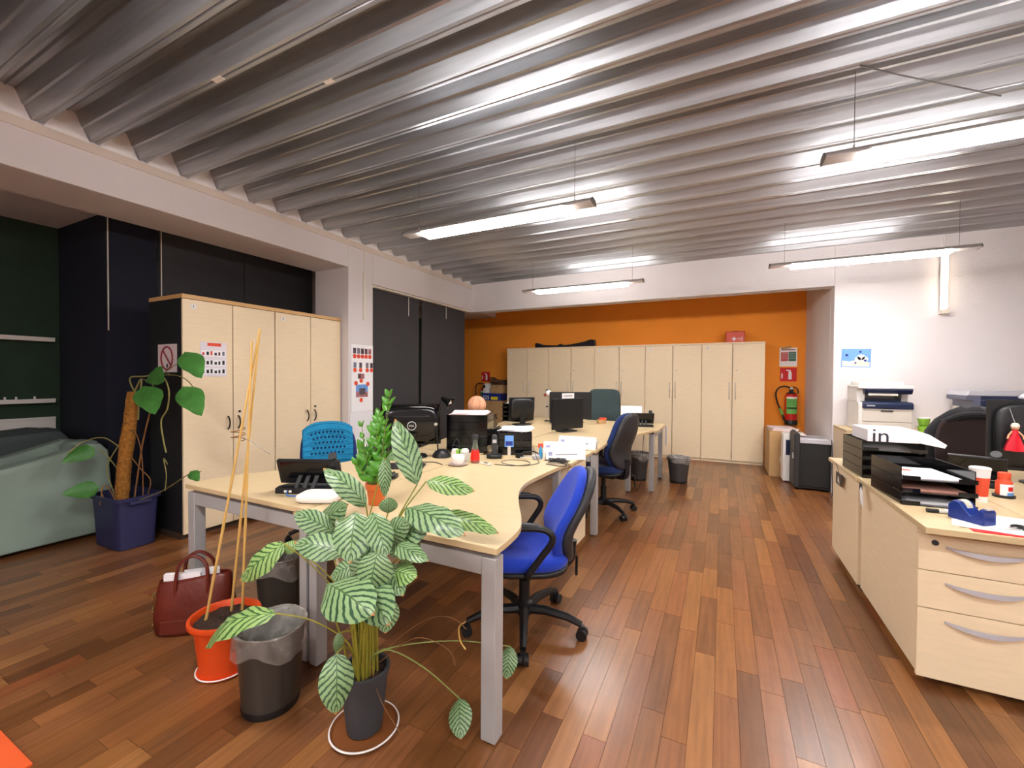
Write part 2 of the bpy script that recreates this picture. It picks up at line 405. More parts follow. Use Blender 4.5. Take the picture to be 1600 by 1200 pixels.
# planks: nearest in view are parts of their own, the others one part
LENS = [0.33, 0.45, 0.6, 0.78, 0.98]; PW = 0.0895
meshes = [B(-PW / 2 + 0.0007, PW / 2 - 0.0007, 0.0009, l - 0.0009, -0.012, 0.0).mesh('plank', PLANK) for l in LENS]
cand = []
nrow = int((RX1 + 6.1) / PW)
for i in range(nrow):
    x = -6.1 + PW * (i + 0.5); y = RY0 - random.random()
    while y < 8.25:
        k = random.choice([0, 1, 1, 2, 2, 3, 3, 4]); l = LENS[k]
        c = Vector((x, y + l / 2, -CAMH)); d = c.dot(_F); u = c.dot(_R2) / max(d, 0.01); v_ = c.dot(_U2) / max(d, 0.01)
        vis = d > 0.5 and abs(u) < 1.26 and abs(v_) < 0.97 and not (-2.7 < x < -1.8 and y > 2.0) and not (x > 0.8 and y > 2.4) and x > -4.6 and y < 7.6
        cand.append((l * PW * CAMH / max(d, 0.3) ** 3 if vis else -1, x, y, k)); y += l
cand.sort(key=lambda c: -c[0])
rest = MB()
for i, (a, x, y, k) in enumerate(cand):
    l = LENS[k]
    if i < 300 and a > 0:
        o = bpy.data.objects.new('plank', meshes[k]); COL.objects.link(o); o.parent = floor; o.location = (x, y, 0)
    else:
        rest.box(x - PW / 2 + 0.0007, x + PW / 2 - 0.0007, y + 0.0009, min(y + l - 0.0009, 8.29), -0.012, 0.0)
o = rest.build('plank_field', PLANK, floor); o['kind'] = 'stuff'

# corrugated deck
PER, Y0V, ZB, ZT = 0.2693, 1.084, 2.935, 3.09
prof = []
k0 = int((RY0 - Y0V) / PER) - 1; k1 = int((6.24 - Y0V) / PER) + 1
for k in range(k0, k1 + 1):
    yv = Y0V + PER * k
    for dy, z in ((-0.024, ZB), (-0.006, ZB), (0, ZB + 0.007), (0.006, ZB), (0.024, ZB), (0.055, ZB + 0.068), (0.066, ZB + 0.074), (0.095, ZT), (0.126, ZT), (0.1345, ZT - 0.012), (0.143, ZT),
                  (0.174, ZT), (0.203, ZB + 0.074), (0.214, ZB + 0.068)):
        y = yv + dy
        if RY0 - 0.05 <= y <= 6.3: prof.append((y, z))
deck = MB()
vs = [(-3.95, y, z) for y, z in prof] + [(RX1 + 0.02, y, z) for y, z in prof] + [(-3.95, y, z + 0.01) for y, z in prof] + [(RX1 + 0.02, y, z + 0.01) for y, z in prof]
n = len(prof)
fs = []
for i in range(n - 1):
    fs += [(i, i + 1, n + i + 1, n + i), (2 * n + i, 3 * n + i, 3 * n + i + 1, 2 * n + i + 1)]
deck.add(vs, fs)
ceil = struct(deck.build('ceiling', DECK))
B(-4.5, RX1 + 0.1, RY0 - 0.1, 8.4, 3.13, 3.2).build('roof_slab', WALL, ceil)
# small things on the deck
B(-0.035, 0.035, -0.014, 0.014, -0.004, 0.0).build('joint_cover', WALLT, ceil, loc=(-2.42, 1.353, ZB))
B(-0.03, 0.03, -0.012, 0.012, -0.004, 0.0).build('joint_cover', WALLT, ceil, loc=(-1.9, 1.622, ZB))
MB().tube(spline([(0.6, 2.70, ZB - 0.004), (0.85, 2.9, ZB - 0.012), (1.05, 3.07, ZB - 0.006), (1.36, 3.32, ZB - 0.006)], 5), 0.004, 6).build('ceiling_cable', WIRE, ceil)

wl = MB()
wl.box(-4.4, -3.85, RY0, 3.55, 2.613, 3.12)      # beam
wl.box(-4.4, -3.85, 3.55, 3.93, 0, 3.12)         # pillar
wl.box(-4.4, -3.85, 3.93, 6.22, 2.49, 3.12)      # header
wall_left = struct(wl.build('wall_left', WALL, bevel=0.006))
B(-3.856, -3.838, RY0, 6.22, 2.862, 2.922).build('wall_plate', WALLT, wall_left, bevel=0.002)
fm = MB().prism([(0.026, 2.922), (PER - 0.026, 2.922), (0.212, ZB + 0.066), (0.172, ZT - 0.001), (0.097, ZT - 0.001), (0.057, ZB + 0.066)], -3.856, -3.842, lambda a, b, c: (c, a, b)).mesh('filler_block', mat('white foam filler', (242, 238, 238), 0.8))
for k in range(-1, 19):
    o = bpy.data.objects.new('filler_block', fm); COL.objects.link(o); o.parent = wall_left; o.location = (0, Y0V + PER * k, 0)
B(-3.85, -3.832, 3.765, 3.805, 2.035, 2.60).build('cable_trunking', CREAMP, wall_left, bevel=0.002)
B(-3.85, -3.842, 3.782, 3.79, 2.60, 2.862).build('cable_conduit', CREAMP, wall_left)

wf = MB()
wf.box(1.18, RX1, 6.22, 6.42, 0, 3.12)
wf.box(-4.4, 1.18, 6.22, 6.42, 2.465, 3.12)
struct(wf.build('wall_far', WALL, bevel=0.006))
struct(B(1.18, 1.3, 6.42, 8.2, 0, 3.12).build('wall_recess', WALL))
struct(B(-5.4, 1.3, 8.12, 8.3, 0, 3.12).build('wall_orange', ORANGE))
struct(B(-5.4, -4.41, 6.42, 8.12, 2.65, 3.12).build('trim_1', WALL))
struct(B(-4.41, 1.2, 6.42, 8.12, 2.95, 3.12).build('ceiling_recess', WALL))
struct(B(-5.4, -5.3, 6.0, 8.12, 0, 3.12).build('wall_recess_left', DGREEN))
struct(B(-5.1, -4.98, 1.94, 6.2, 0, 3.12).build('wall_outer', WALL))
struct(B(-6.1, -5.97, RY0, 1.94, 0, 3.12).build('wall_alcove', DGREEN))
struct(B(-5.97, -4.92, 1.82, 1.94, 0, 2.82).build('wall_alcove_return', NAVYBL))
struct(B(-6.1, -4.4, RY0, 6.2, 2.82, 3.12).build('ceiling_alcove', WALL))
struct(B(RX1, RX1 + 0.12, RY0, 8.3, 0, 3.2).build('wall_right', WALL))
struct(B(-6.1, RX1, RY0 - 0.12, RY0, 0, 3.2).build('wall_back', WALL))
struct(B(-5.4, -4.4, 6.2, 6.42, 2.465, 3.12).build('trim_2', WALL))

# blinds in the alcove opening
def blind(label, m, x, y0, y1, z0, z1, tilt=0.0, chain=None):
    t = thing('roller_blind', label, 'blind', (x, (y0 + y1) / 2, z0))
    h = (y1 - y0) / 2
    c = B(-0.006, 0.006, -h, h, 0.02, z1 - z0).build('blind_cloth', m, t, rot=(tilt, 0, 0))
    B(-0.012, 0.012, -h, h, 0.0, 0.03).build('bottom_bar', CHARC, t, bevel=0.003)
    if chain:
        cy, cz = chain
        MB().cyl((0.02, cy - (y0 + y1) / 2, cz - z0), (0.02, cy - (y0 + y1) / 2, z1 - z0), 0.005, n=6).build('pull_chain', CREAMP, t)
    return t
blind('near-black blind panel left of the tall cabinets', NAVYBL, -4.9, 1.79, 2.17, 0.04, 2.82, chain=(1.74 + 0.06, 1.756))
blind('charcoal blind above the tall cabinet with the notice', BLIND, -4.9, 2.185, 3.0, 0.04, 2.82, chain=(2.2, 2.0))
blind('charcoal blind next to the pillar, above the second tall cabinet', BLIND, -4.9, 3.01, 3.9, 0.04, 2.82)
t = thing('blind_track', 'white double curtain track over the grey blinds beside the pillar', 'curtain track', (-3.9, 5.07, 2.44))
for dx in (-0.03, 0.015):
    B(dx, dx + 0.014, -1.13, 1.14, 0.028, 0.048).build('rail', CREAMP, t)
for y in (-1.0, -0.1, 0.9): B(-0.03, 0.03, y, y + 0.02, 0.04, 0.05).build('bracket', WHITEP, t)
blind('wide grey blind panel right beside the photo sheet pillar', BLIND, -3.935, 3.96, 4.91, 0.06, 2.47, chain=(4.67, 2.2))
blind('slightly tilted middle grey blind panel', BLIND, -3.945, 4.97, 5.63, 0.06, 2.47, tilt=-0.011, chain=(5.58, 2.28))
blind('grey blind panel against the orange wall corner', BLIND, -3.985, 5.65, 6.2, 0.06, 2.47)

# ------------------------------------------------------------------ cabinets
def bow_handle(l=0.27, r=0.006, d=0.028):
    m = MB(); m.tube([(0, -d * math.sin(PI * i / 12) ** 0.6 if 0 < i < 12 else 0, -l / 2 + l * i / 12) for i in range(13)], r, 8)
    return m
def cabinet(name, label, group, W, D, Ht, loc, rotz, handle_z, lock_z, hmat, number, hl, side=MAPLE, top=0.025, gap_far=True, first_lock=True):
    t = thing(name, label, 'cabinet', loc, rotz, group)
    body = MB(); body.box(0, 0.018, 0.02, D, 0.05, Ht - top); body.box(W - 0.018, W, 0.02, D, 0.05, Ht - top); body.box(0.018, W - 0.018, D - 0.01, D, 0.05, Ht - top)
    body.box(0.018, W - 0.018, 0.025, D - 0.01, 0.05, 0.07)
    body.box(0.018, W - 0.018, 0.025, D - 0.01, Ht - top - 0.02, Ht - top)
    body.build('carcass', side, t)
    B(0.0, W, 0.03, D, 0.0, 0.05).build('plinth', GAP if side is BLKPANEL else MAPLE, t)
    B(-0.001, W + 0.001, -0.004, D, Ht - top, Ht).build('top_board', MEDGE if side is BLKPANEL else MAPLE, t, bevel=0.002)
    for s in (0, 1):
        x0 = 0.004 + s * (W / 2); x1 = W / 2 - 0.004 + s * (W / 2)
        d = B(x0, x1, 0.0, 0.019, 0.045, Ht - top - 0.004).build('door', MAPLE, t, bevel=0.0015)
        hx = W / 2 + (-0.045 if s == 0 else 0.045)
        h = bow_handle(hl, 0.0065, 0.03).build('handle', hmat, d, smooth=True, loc=(hx, 0, handle_z))
        if s == 1: MB().cyl((0, 0.001, 0), (0, -0.008, 0), 0.011, n=12).build('lock', CHARC if side is BLKPANEL else ALU, d, loc=(W / 2 + 0.055, 0, lock_z))
        if s == 0:
            pl = B(-0.022, 0.022, -0.0012, 0, -0.02, 0.02).build('number_tag', WHITEP, d, loc=(0.085, 0, Ht - top - 0.06))
            if number: text_mesh(number, 0.032, 'numeral', INKD, d, (0.085, -0.0016, Ht - top - 0.06), (PI / 2, 0, 0))
    return t
names = ['maple double-door cabinet leftmost against the orange wall', 'maple cabinet under the folded black bag', 'middle maple cabinet of the five on the orange wall',
         'maple cabinet fourth from the left, right of the grey chair', 'maple cabinet under the red first aid case, nearest the extinguisher']
for i in range(5):
    cabinet('storage_cabinet', names[i], 'cabinets on the orange wall', 0.898, 0.43, 1.94, (-3.905 + 0.9 * i, 7.67, 0), 0, 1.16, 1.49, CHROME, str(i + 1), 0.27)
# left pair: front faces +X
cabinet('tall_cabinet', 'tall maple cabinet with the paper notice and black side', 'tall cabinets by the pillar', 0.805, 0.52, 2.03, (-3.96, 1.925, 0), PI / 2, 0.94, 1.035, BRONZE, '1', 0.115, BLKPANEL, 0.035)
cabinet('tall_cabinet', 'tall maple cabinet between the notice cabinet and the pillar', 'tall cabinets by the pillar', 0.805, 0.52, 2.03, (-3.96, 2.733, 0), PI / 2, 0.94, 1.035, BRONZE, '2', 0.115, BLKPANEL, 0.035)

# ------------------------------------------------------------------ desks
LEG = 0.05
def desk(label, outline, edge_mat, zt, legs, bars, loc=(0, 0, 0), modesty=None, group='maple office desks'):
    t = thing('office_desk', label, 'desk', loc, 0, group)
    MB().prism(outline, zt - 0.025, zt).build('desk_top', MAPLED, t, bevel=0.0025)
    cx = sum(p[0] for p in outline) / len(outline)
    for x, y, sx, sy in legs:
        l = MB().box(x - sx / 2, x + sx / 2, y - sy / 2, y + sy / 2, 0.008, zt - 0.045).build('leg', GREYM, t, bevel=0.004)
        MB().cyl((x, y, 0), (x, y, 0.01), 0.016, n=10).build('foot', BLACKP, l)
    for b in bars: MB().box(*b).build('crossbar', GREYM, t, bevel=0.003)
    if modesty: MB().box(*modesty).build('modesty_panel', MAPLE, t, bevel=0.002)
    return t
ZD = 0.74
wave = [(-0.722, 1.345), (-0.724, 1.45), (-0.74, 1.58), (-0.79, 1.70), (-0.855, 1.82), (-0.925, 1.955), (-0.985, 2.09), (-1.022, 2.235), (-1.032, 2.36), (-1.025, 2.54), (-1.012, 2.75), (-0.99, 2.93)]
wv = [tuple(v)[:2] for v in spline([(x, y, 0) for x, y in wave], 4)]
desk('near wave-edged maple desk with the striped plant in front', wv + [(-1.728, 2.93), (-1.728, 1.345)], MEDGE, ZD,
     [(-0.762, 1.385, 0.062, 0.062), (-1.700, 1.385, 0.05, 0.062), (-1.06, 2.88, 0.05, 0.06), (-1.70, 2.88, 0.05, 0.06)],
     [(-1.675, -0.793, 1.36, 1.41, 0.625, 0.695), (-1.675, -1.085, 2.855, 2.905, 0.635, 0.695), (-1.70, -1.66, 1.416, 2.85, 0.635, 0.69)],
     modesty=(-1.66, -1.64, 1.45, 2.83, 0.25, 0.62))
MX = -1.734 * 2
wvm = [(MX - x, y) for x, y in wv]
desk('near left wave-edged desk in front of the tall cabinets', wvm + [(-1.738, 2.93), (-1.738, 1.345)], MEDGE, ZD,
     [(-2.706, 1.385, 0.062, 0.062), (-1.768, 1.385, 0.05, 0.062), (-2.41, 2.88, 0.05, 0.06), (-1.768, 2.88, 0.05, 0.06)],
     [(-2.675, -1.793, 1.36, 1.41, 0.625, 0.695), (-2.385, -1.793, 2.855, 2.905, 0.635, 0.695), (-1.81, -1.77, 1.416, 2.85, 0.635, 0.69)])
# second row
w2 = [(-0.955, 3.56), (-0.965, 3.8), (-0.975, 4.05), (-0.955, 4.25), (-0.90, 4.5), (-0.84, 4.8), (-0.77, 5.05), (-0.73, 5.22)]
w2 = [tuple(v)[:2] for v in spline([(x, y, 0) for x, y in w2], 4)]
desk('middle right desk carrying the big dark monitor', w2 + [(-1.728, 5.22), (-1.728, 3.56)], MEDGE, ZD,
     [(-0.98, 3.60, 0.055, 0.06), (-1.70, 3.60, 0.05, 0.06), (-1.0, 5.17, 0.055, 0.06), (-1.70, 5.17, 0.05, 0.06)],
     [(-1.675, -1.01, 3.575, 3.625, 0.635, 0.695), (-1.675, -1.03, 5.145, 5.195, 0.635, 0.695), (-1.70, -1.66, 3.64, 5.13, 0.635, 0.69)],
     modesty=(-1.66, -1.64, 3.65, 5.1, 0.25, 0.62))
desk('middle left desk hidden behind the document trays', [(MX - x, y) for x, y in w2] + [(-1.738, 5.22), (-1.738, 2.94), (-2.36, 2.94)], MEDGE, ZD,
     [(-2.46, 3.60, 0.055, 0.06), (-1.768, 3.60, 0.05, 0.06), (-2.46, 5.17, 0.055, 0.06), (-1.768, 5.17, 0.05, 0.06)],
     [(-2.43, -1.79, 3.575, 3.625, 0.635, 0.695), (-2.43, -1.79, 5.145, 5.195, 0.635, 0.695), (-1.81, -1.77, 3.64, 5.13, 0.635, 0.69)])
desk('cross desk at the far end in front of the grey chair', [(-2.75, 5.23), (-0.70, 5.23), (-0.68, 5.3), (-0.68, 6.05), (-0.70, 6.12), (-2.75, 6.12)], MEDGE, ZD,
     [(-0.745, 5.275, 0.055, 0.06), (-0.745, 6.07, 0.055, 0.06), (-2.7, 5.275, 0.055, 0.06), (-2.7, 6.07, 0.055, 0.06)],
     [(-0.765, -0.725, 5.31, 6.04, 0.635, 0.695), (-2.72, -2.68, 5.31, 6.04, 0.635, 0.695), (-2.67, -0.775, 5.65, 5.69, 0.64, 0.69)])

# desk-high drawer pedestal between the two right desks, drawers to the aisle (+X)
def pedestal(label, loc, rotz, W, D, top, rows, over=0.0, topm=MAPLED, hl=0.11, hmat=CHROME, lockmat=CHARC, topz=ZD, group='drawer pedestals'):
    # local: front at y=0 facing -y, x 0..W, y 0..D
    t = thing('drawer_pedestal', label, 'drawer unit', loc, rotz, group)
    B(0, W, 0.02, D, 0.05, topz - 0.03).build('carcass', MAPLE, t, bevel=0.002)
    for x in (0.06, W - 0.06):
        for y in (0.08, D - 0.06): MB().cyl((x, y, 0), (x, y, 0.05), 0.022, n=10).build('caster', BLACKP, t, smooth=True)
    if top:
        MB().box(*top).build('top_board', topm, t, bevel=0.0025)
    for i, (z0, z1) in enumerate(rows):
        d = B(0.0, W, 0.0, 0.019, z0, z1).build('drawer', MAPLE, t, bevel=0.0015)
        hm = MB(); l = W * 0.66 if hl is None else hl
        N = 14
        for q in range(N):
            a0 = q / N; a1 = (q + 1) / N
            y = lambda a: -0.03 * math.sin(PI * a) ** 0.7 if 0 < a < 1 else 0.0
            hh = lambda a: 0.004 + 0.007 * math.sin(PI * a)
            xs = lambda a: -l / 2 + l * a
            zz = lambda a: -0.012 * math.sin(PI * a)
            hm.add([(xs(a0), y(a0), zz(a0) - hh(a0)), (xs(a1), y(a1), zz(a1) - hh(a1)), (xs(a1), y(a1), zz(a1) + hh(a1)), (xs(a0), y(a0), zz(a0) + hh(a0)),
                    (xs(a0), y(a0) - 0.006, zz(a0) - hh(a0)), (xs(a1), y(a1) - 0.006, zz(a1) - hh(a1)), (xs(a1), y(a1) - 0.006, zz(a1) + hh(a1)), (xs(a0), y(a0) - 0.006, zz(a0) + hh(a0))],
                   [(0, 1, 2, 3), (7, 6, 5, 4), (3, 2, 6, 7), (0, 4, 5, 1)])
        hm.build('handle', hmat, d, smooth=True, loc=(W * 0.52, 0, z1 - 0.045), ang=50)
        if i == 0: MB().cyl((0, 0.001, 0), (0, -0.006, 0), 0.012, n=14).build('lock', lockmat, d, loc=(W * 0.13, 0, z1 - 0.03))
    return t
pedestal('slim drawer pedestal between the two wave desks', (-1.0, 2.985, 0), PI / 2, 0.42, 0.62, (-0.045, 0.52, -0.03, 0.66, ZD - 0.025, ZD),
         [(0.55, 0.69), (0.36, 0.545), (0.055, 0.355)], hl=0.16)
# right-hand units
pedestal('large three-drawer pedestal at the right front corner', (0.795, 2.5, 0), 0, 0.42, 0.86, (-0.02, 0.44, -0.13, 0.875, ZD - 0.027, ZD),
         [(0.516, 0.672), (0.348, 0.512), (0.035, 0.344)], hl=0.255, hmat=SILV)
t = thing('low_cabinet', 'low maple cabinet behind the three-drawer pedestal under stacked trays', 'cabinet', (0.785, 3.395, 0))
B(0, 0.43, 0.0, 0.66, 0.05, ZD - 0.028).build('carcass', MAPLE, t, bevel=0.002)
B(-0.02, 0.45, -0.015, 0.745, ZD - 0.027, ZD).build('top_board', MAPLED, t, bevel=0.0025)
B(0.03, 0.40, 0.03, 0.6, 0.0, 0.05).build('plinth', GAP, t)
B(0.0, 0.43, 0.66, 0.679, 0.06, ZD - 0.03).build('door', MAPLE, t)
desk('right-hand desk with the dark monitor and red figure', [(1.238, 2.42), (2.6, 2.42), (2.6, 4.14), (1.238, 4.14)], MEDGE, ZD,
     [(1.28, 2.6, 0.05, 0.06), (2.55, 2.6, 0.05, 0.06), (1.28, 4.05, 0.05, 0.06), (2.55, 4.05, 0.05, 0.06)],
     [(1.31, 2.52, 2.58, 2.62, 0.635, 0.695), (1.31, 2.52, 4.03, 4.07, 0.635, 0.695)])
# wall-side cabinets carrying the printers
def printer_cab(label, x0, x1, y0, y1, h):
    t = thing('printer_cabinet', label, 'cabinet', (x0, y0, 0), 0, 'low cabinets along the white wall')
    W = x1 - x0; D = y1 - y0
    B(0, W, 0.02, D, 0.05, h - 0.025).build('carcass', MAPLE, t); B(-0.005, W + 0.005, -0.005, D, h - 0.025, h).build('top_board', MAPLED, t, bevel=0.002)
    B(0.02, W - 0.02, 0.04, D - 0.02, 0, 0.05).build('plinth', GAP, t)
    for s in (0, 1):
        d = B(0.002 + s * W / 2, W / 2 - 0.002 + s * W / 2, 0, 0.02, 0.055, h - 0.03).build('door', MAPLE, t)
        bow_handle(0.14).build('handle', CHROME, d, smooth=True, loc=(W / 2 + (s - 0.5) * 0.08, 0, h - 0.2))
    return t
printer_cab('low maple cabinet under the white printer', 1.19, 2.05, 5.62, 6.2, 0.82)
printer_cab('low maple cabinet under the wide scanner at the right edge', 2.06, 2.96, 5.62, 6.2, 0.82)
# ------------------------------------------------------------------ office chairs (local: sitter faces +Y)
def office_chair(name, label, loc, rotz, seat_m, back_m, shell_m, back=(0.44, 0.50), back_z=0.52, arms=True, seat_z=0.44, base_rot=0.2, lean=0.18, e=2.6, cat='chair', group='office chairs'):
    t = thing(name, label, cat, loc, rotz, group)
    # five-star base
    for k in range(5):
        a = base_rot + 2 * PI * k / 5; c, s = math.cos(a), math.sin(a)
        m = MB(); pts = [(0.03, 0.105), (0.12, 0.112), (0.24, 0.10), (0.315, 0.075)]
        m.tube([(r * c, r * s, z) for r, z in pts], [0.028, 0.024, 0.02, 0.016], 8)
        leg = m.build('base_leg', BLACKP, t, smooth=True)
        ca = MB()
        for q in (-1, 1):
            o = Vector((0.318 * c - s * 0.016 * q, 0.318 * s + c * 0.016 * q, 0.028)); ax = Vector((-s, c, 0)) * 0.011
            ca.cyl(o - ax, o + ax, 0.028, n=16)
        ca.box(0.318 * c - 0.012, 0.318 * c + 0.012, 0.318 * s - 0.012, 0.318 * s + 0.012, 0.025, 0.07)
        ca.build('castor', BLACKP, leg, smooth=True)
    MB().lathe([(0.04, 0.075), (0.045, 0.1), (0.045, 0.14), (0.03, 0.15), (0.03, 0.26), (0.02, 0.265), (0.02, seat_z - 0.07)], n=16).build('gas_column', BLACKP, t, smooth=True)
    B(-0.09, 0.09, -0.16, 0.1, seat_z - 0.075, seat_z - 0.025).build('tilt_mechanism', BLACKP, t, bevel=0.01)
    MB().tube([(0.08, -0.02, seat_z - 0.05), (0.2, -0.02, seat_z - 0.055), (0.26, -0.02, seat_z - 0.06)], 0.006, 6).build('lever', BLACKP, t)
    MB().cyl((0.13, -0.1, seat_z - 0.05), (0.16, -0.1, seat_z - 0.05), 0.014, n=10).build('knob', BLACKP, t, smooth=True)
    ol = sup(0.48, 0.46, 3.2, 32)
    MB().pad([(x * 1.0, y) for x, y in sup(0.475, 0.455, 3.2, 32)], 0.03, 0.014, lambda x, y, h: (x, y, seat_z - 0.035 + h)).build('seat_shell', BLACKP, t, smooth=True, ang=70)
    MB().pad(ol, 0.075, 0.034, lambda x, y, h: (x, y, seat_z - 0.012 + h - (0.022 * (y / 0.23) ** 2 if y > 0 else 0) - 0.012 * max(0, 1 - (x / 0.2) ** 2 - (y / 0.2) ** 2) * (h > 0.06))).build('seat', seat_m, t, smooth=True, ang=80)
    # backrest: sheet leaning back, wrapping the sitter
    BW, BH = back
    def bm(sgn):
        def f(x, y, h):
            v = y + BH / 2; z = back_z + v
            yy = -0.215 - math.tan(lean) * (v - 0.0) + 0.05 * math.exp(-((v - 0.18) / 0.13) ** 2) + 0.10 * (x / 0.25) ** 2 * 0.5
            return (x, yy - (0 if sgn > 0 else 0.0) + (h if sgn > 0 else -h), z)
        return f
    bo = sup(BW, BH, e, 36); bo = [(x * (1.0 + 0.10 * (0.5 - (y / BH + 0.5))), y) for x, y in bo]
    MB().pad(bo, 0.055, 0.026, bm(1)).build('backrest', back_m, t, smooth=True, ang=80)
    MB().pad([(x * 0.985, y * 0.985) for x, y in bo], 0.05, 0.024, bm(-1)).build('back_shell', shell_m, t, smooth=True, ang=80)
    y0 = -0.255
    br = MB(); br.tube(spline([(0, -0.12, seat_z - 0.055), (0, -0.21, seat_z - 0.055), (0, -0.25, seat_z - 0.02), (0, -0.255, back_z + 0.06), (0, -0.26, back_z + 0.1)], 5), [0.028] * 21, 8)
    br.build('back_bracket', BLACKP, t, smooth=True)
    MB().tube([(0.03, -0.28, seat_z - 0.02), (0.075, -0.30, seat_z - 0.05), (0.085, -0.30, seat_z - 0.16)], 0.008, 6).build('back_lever', BLACKP, t, smooth=True)
    if arms:
        for s in (-1, 1):
            x = 0.275 * s
            pts = [(0.2 * s, -0.02, seat_z - 0.03), (x - 0.01 * s, 0.0, seat_z + 0.0), (x, -0.06, seat_z + 0.09), (x + 0.01 * s, -0.115, seat_z + 0.175), (x + 0.01 * s, -0.09, seat_z + 0.225), (x, 0.0, seat_z + 0.235), (x, 0.13, seat_z + 0.23), (x - 0.01 * s, 0.175, seat_z + 0.21),
                   (x - 0.01 * s, 0.17, seat_z + 0.17), (x - 0.01 * s, 0.1, seat_z + 0.06), (x - 0.02 * s, 0.06, seat_z - 0.0), (0.2 * s, 0.04, seat_z - 0.03)]
            pts = pts[:8]
            MB().tube(spline(pts, 5), [0.017] * 36, 8).build('armrest', BLACKP, t, smooth=True)
            MB().tube([(x, -0.05, seat_z + 0.243), (x, 0.03, seat_z + 0.247), (x, 0.12, seat_z + 0.238)], [0.014, 0.018, 0.013], 8).build('arm_pad', CHARC, t, smooth=True)
    return t
# facing direction d = (dx, dy): rotz = atan2(-dx, dy)
def face(dx, dy): return math.atan2(-dx, dy)
office_chair('operator_chair', 'royal blue operator chair at the near wave desk', (-0.955, 2.1, 0), face(-0.88, -0.47), BLUEF, BLUEF, CHARC, back=(0.43, 0.50), back_z=0.375, e=2.3, base_rot=0.55, lean=0.24, seat_z=0.40)
office_chair('operator_chair', 'dark blue operator chair with black shell at the middle desk', (-1.07, 4.28, 0), face(-0.97, 0.25), NAVYF, NAVYF, CHARC, back=(0.42, 0.56), back_z=0.46, arms=False, base_rot=0.5, lean=0.12, e=2.8)
office_chair('operator_chair', 'slate green high-back chair behind the far cross desk', (-1.70, 6.62, 0), face(0.0, -1), SLATEF, SLATEF, BLACKP, back=(0.53, 0.62), back_z=0.56, arms=False, base_rot=0.4, lean=0.03, e=6)
cc = office_chair('operator_chair', 'navy chair draped with teal crochet at the left desk', (-2.98, 2.55, 0), face(0.80, -0.6), NAVYF, NAVYF, BLACKP, back=(0.46, 0.46), back_z=0.47, arms=False, base_rot=0.1, lean=0.10, e=3.2)
# crochet cover: open mesh of yarn rows over the top of that backrest (separate thing, draped)
cr = thing('crochet_cover', 'teal blue crochet cover draped over the navy chair back', 'chair cover', (-2.98, 2.55, 0), face(0.80, -0.6))
def cpos(x, v, off):
    yy = -0.215 - math.tan(0.10) * v + 0.05 * math.exp(-((v - 0.18) / 0.13) ** 2) + 0.05 * (x / 0.25) ** 2
    return Vector((x, yy + off, 0.47 + v))
NX, NV = 26, 24
mb = MB(); grid = {}
path = []
for j in range(NV + 1):
    q = j / NV
    if q < 0.72: path.append((0.075 + (0.455 - 0.075) * (q / 0.72), 0.065))
    else:
        a = (q - 0.72) / 0.28
        path.append((0.455 + 0.03 * math.sin(PI * min(1, a * 1.6)) - max(0, a - 0.6) * 0.5, 0.065 - 0.105 * a))
for j, (v, off) in enumerate(path):
    for i in range(NX + 1):
        x = -0.195 + 0.405 * i / NX
        vv = v if v < 0.3 else v - 0.09 * (abs(x) / 0.23) ** 3.2
        grid[i, j] = len(mb.v); mb.v.append(tuple(cpos(x, vv, off)))
for j in range(NV):
    for i in range(NX):
        hole = 5 <= j <= 14 and 4 <= i <= 21 and j % 2 == 0 and (i + j // 2) % 2 == 0
        if hole: continue
        mb.f.append((grid[i, j], grid[i + 1, j], grid[i + 1, j + 1], grid[i, j + 1]))
o = mb.build('knit_panel', TEALY, cr, smooth=True, ang=80)
sd = o.modifiers.new('thick', 'SOLIDIFY'); sd.thickness = 0.008; sd.offset = 0
for j in range(0, NV + 1, 2):
    MB().tube([Vector(mb.v[grid[i, j]]) + Vector((0, 0.006 if path[j][1] > 0 else -0.004, 0)) for i in range(0, NX + 1, 2)], 0.0055, 5).build('yarn_row', TEALY, cr, smooth=True)

office_chair('operator_chair', 'black office chair at the right-hand desk before the wall', (1.85, 4.62, 0), face(-0.15, -1), BLACKF, mat('brown black fabric', (44, 30, 28), 0.9), BLACKF, back=(0.52, 0.52), back_z=0.56, arms=False, lean=0.08, e=3)
t = thing('draped_jacket', 'black jacket hung over the right-hand office chair', 'jacket', (1.85, 4.62, 0), face(-0.15, -1))
jm = MB()
JN = 22
rings = []
for (v, hw, y0, y1) in [(0.62, 0.30, -0.40, -0.15), (0.75, 0.33, -0.40, -0.16), (0.92, 0.30, -0.40, -0.17), (1.02, 0.24, -0.39, -0.18), (1.09, 0.16, -0.38, -0.2), (1.13, 0.08, -0.36, -0.24)]:
    rings.append([(hw * math.copysign(abs(math.cos(a)) ** 0.7, math.cos(a)), (y0 + y1) / 2 + (y1 - y0) / 2 * math.copysign(abs(math.sin(a)) ** 0.6, math.sin(a)), v + 0.012 * math.sin(5 * a)) for a in [2 * PI * k / JN for k in range(JN)]])
for r in rings: jm.v += r
for i in range(len(rings) - 1):
    for k in range(JN):
        a = i * JN + k; b = i * JN + (k + 1) % JN
        if i < 3 and 3 <= k <= 7: continue       # open front
        jm.f.append((a, b, b + JN, a + JN))
jm.f.append(tuple(range((len(rings) - 1) * JN, len(rings) * JN)))
o = jm.build('jacket_body', BLACKF, t, smooth=True, ang=80)
sd = o.modifiers.new('thick', 'SOLIDIFY'); sd.thickness = 0.012
MB().tube(spline([(-0.2, -0.2, 1.0), (-0.08, -0.16, 1.07), (0.08, -0.16, 1.07), (0.2, -0.2, 1.0)], 4), [0.025] * 13, 8).build('collar', BLACKF, t, smooth=True)

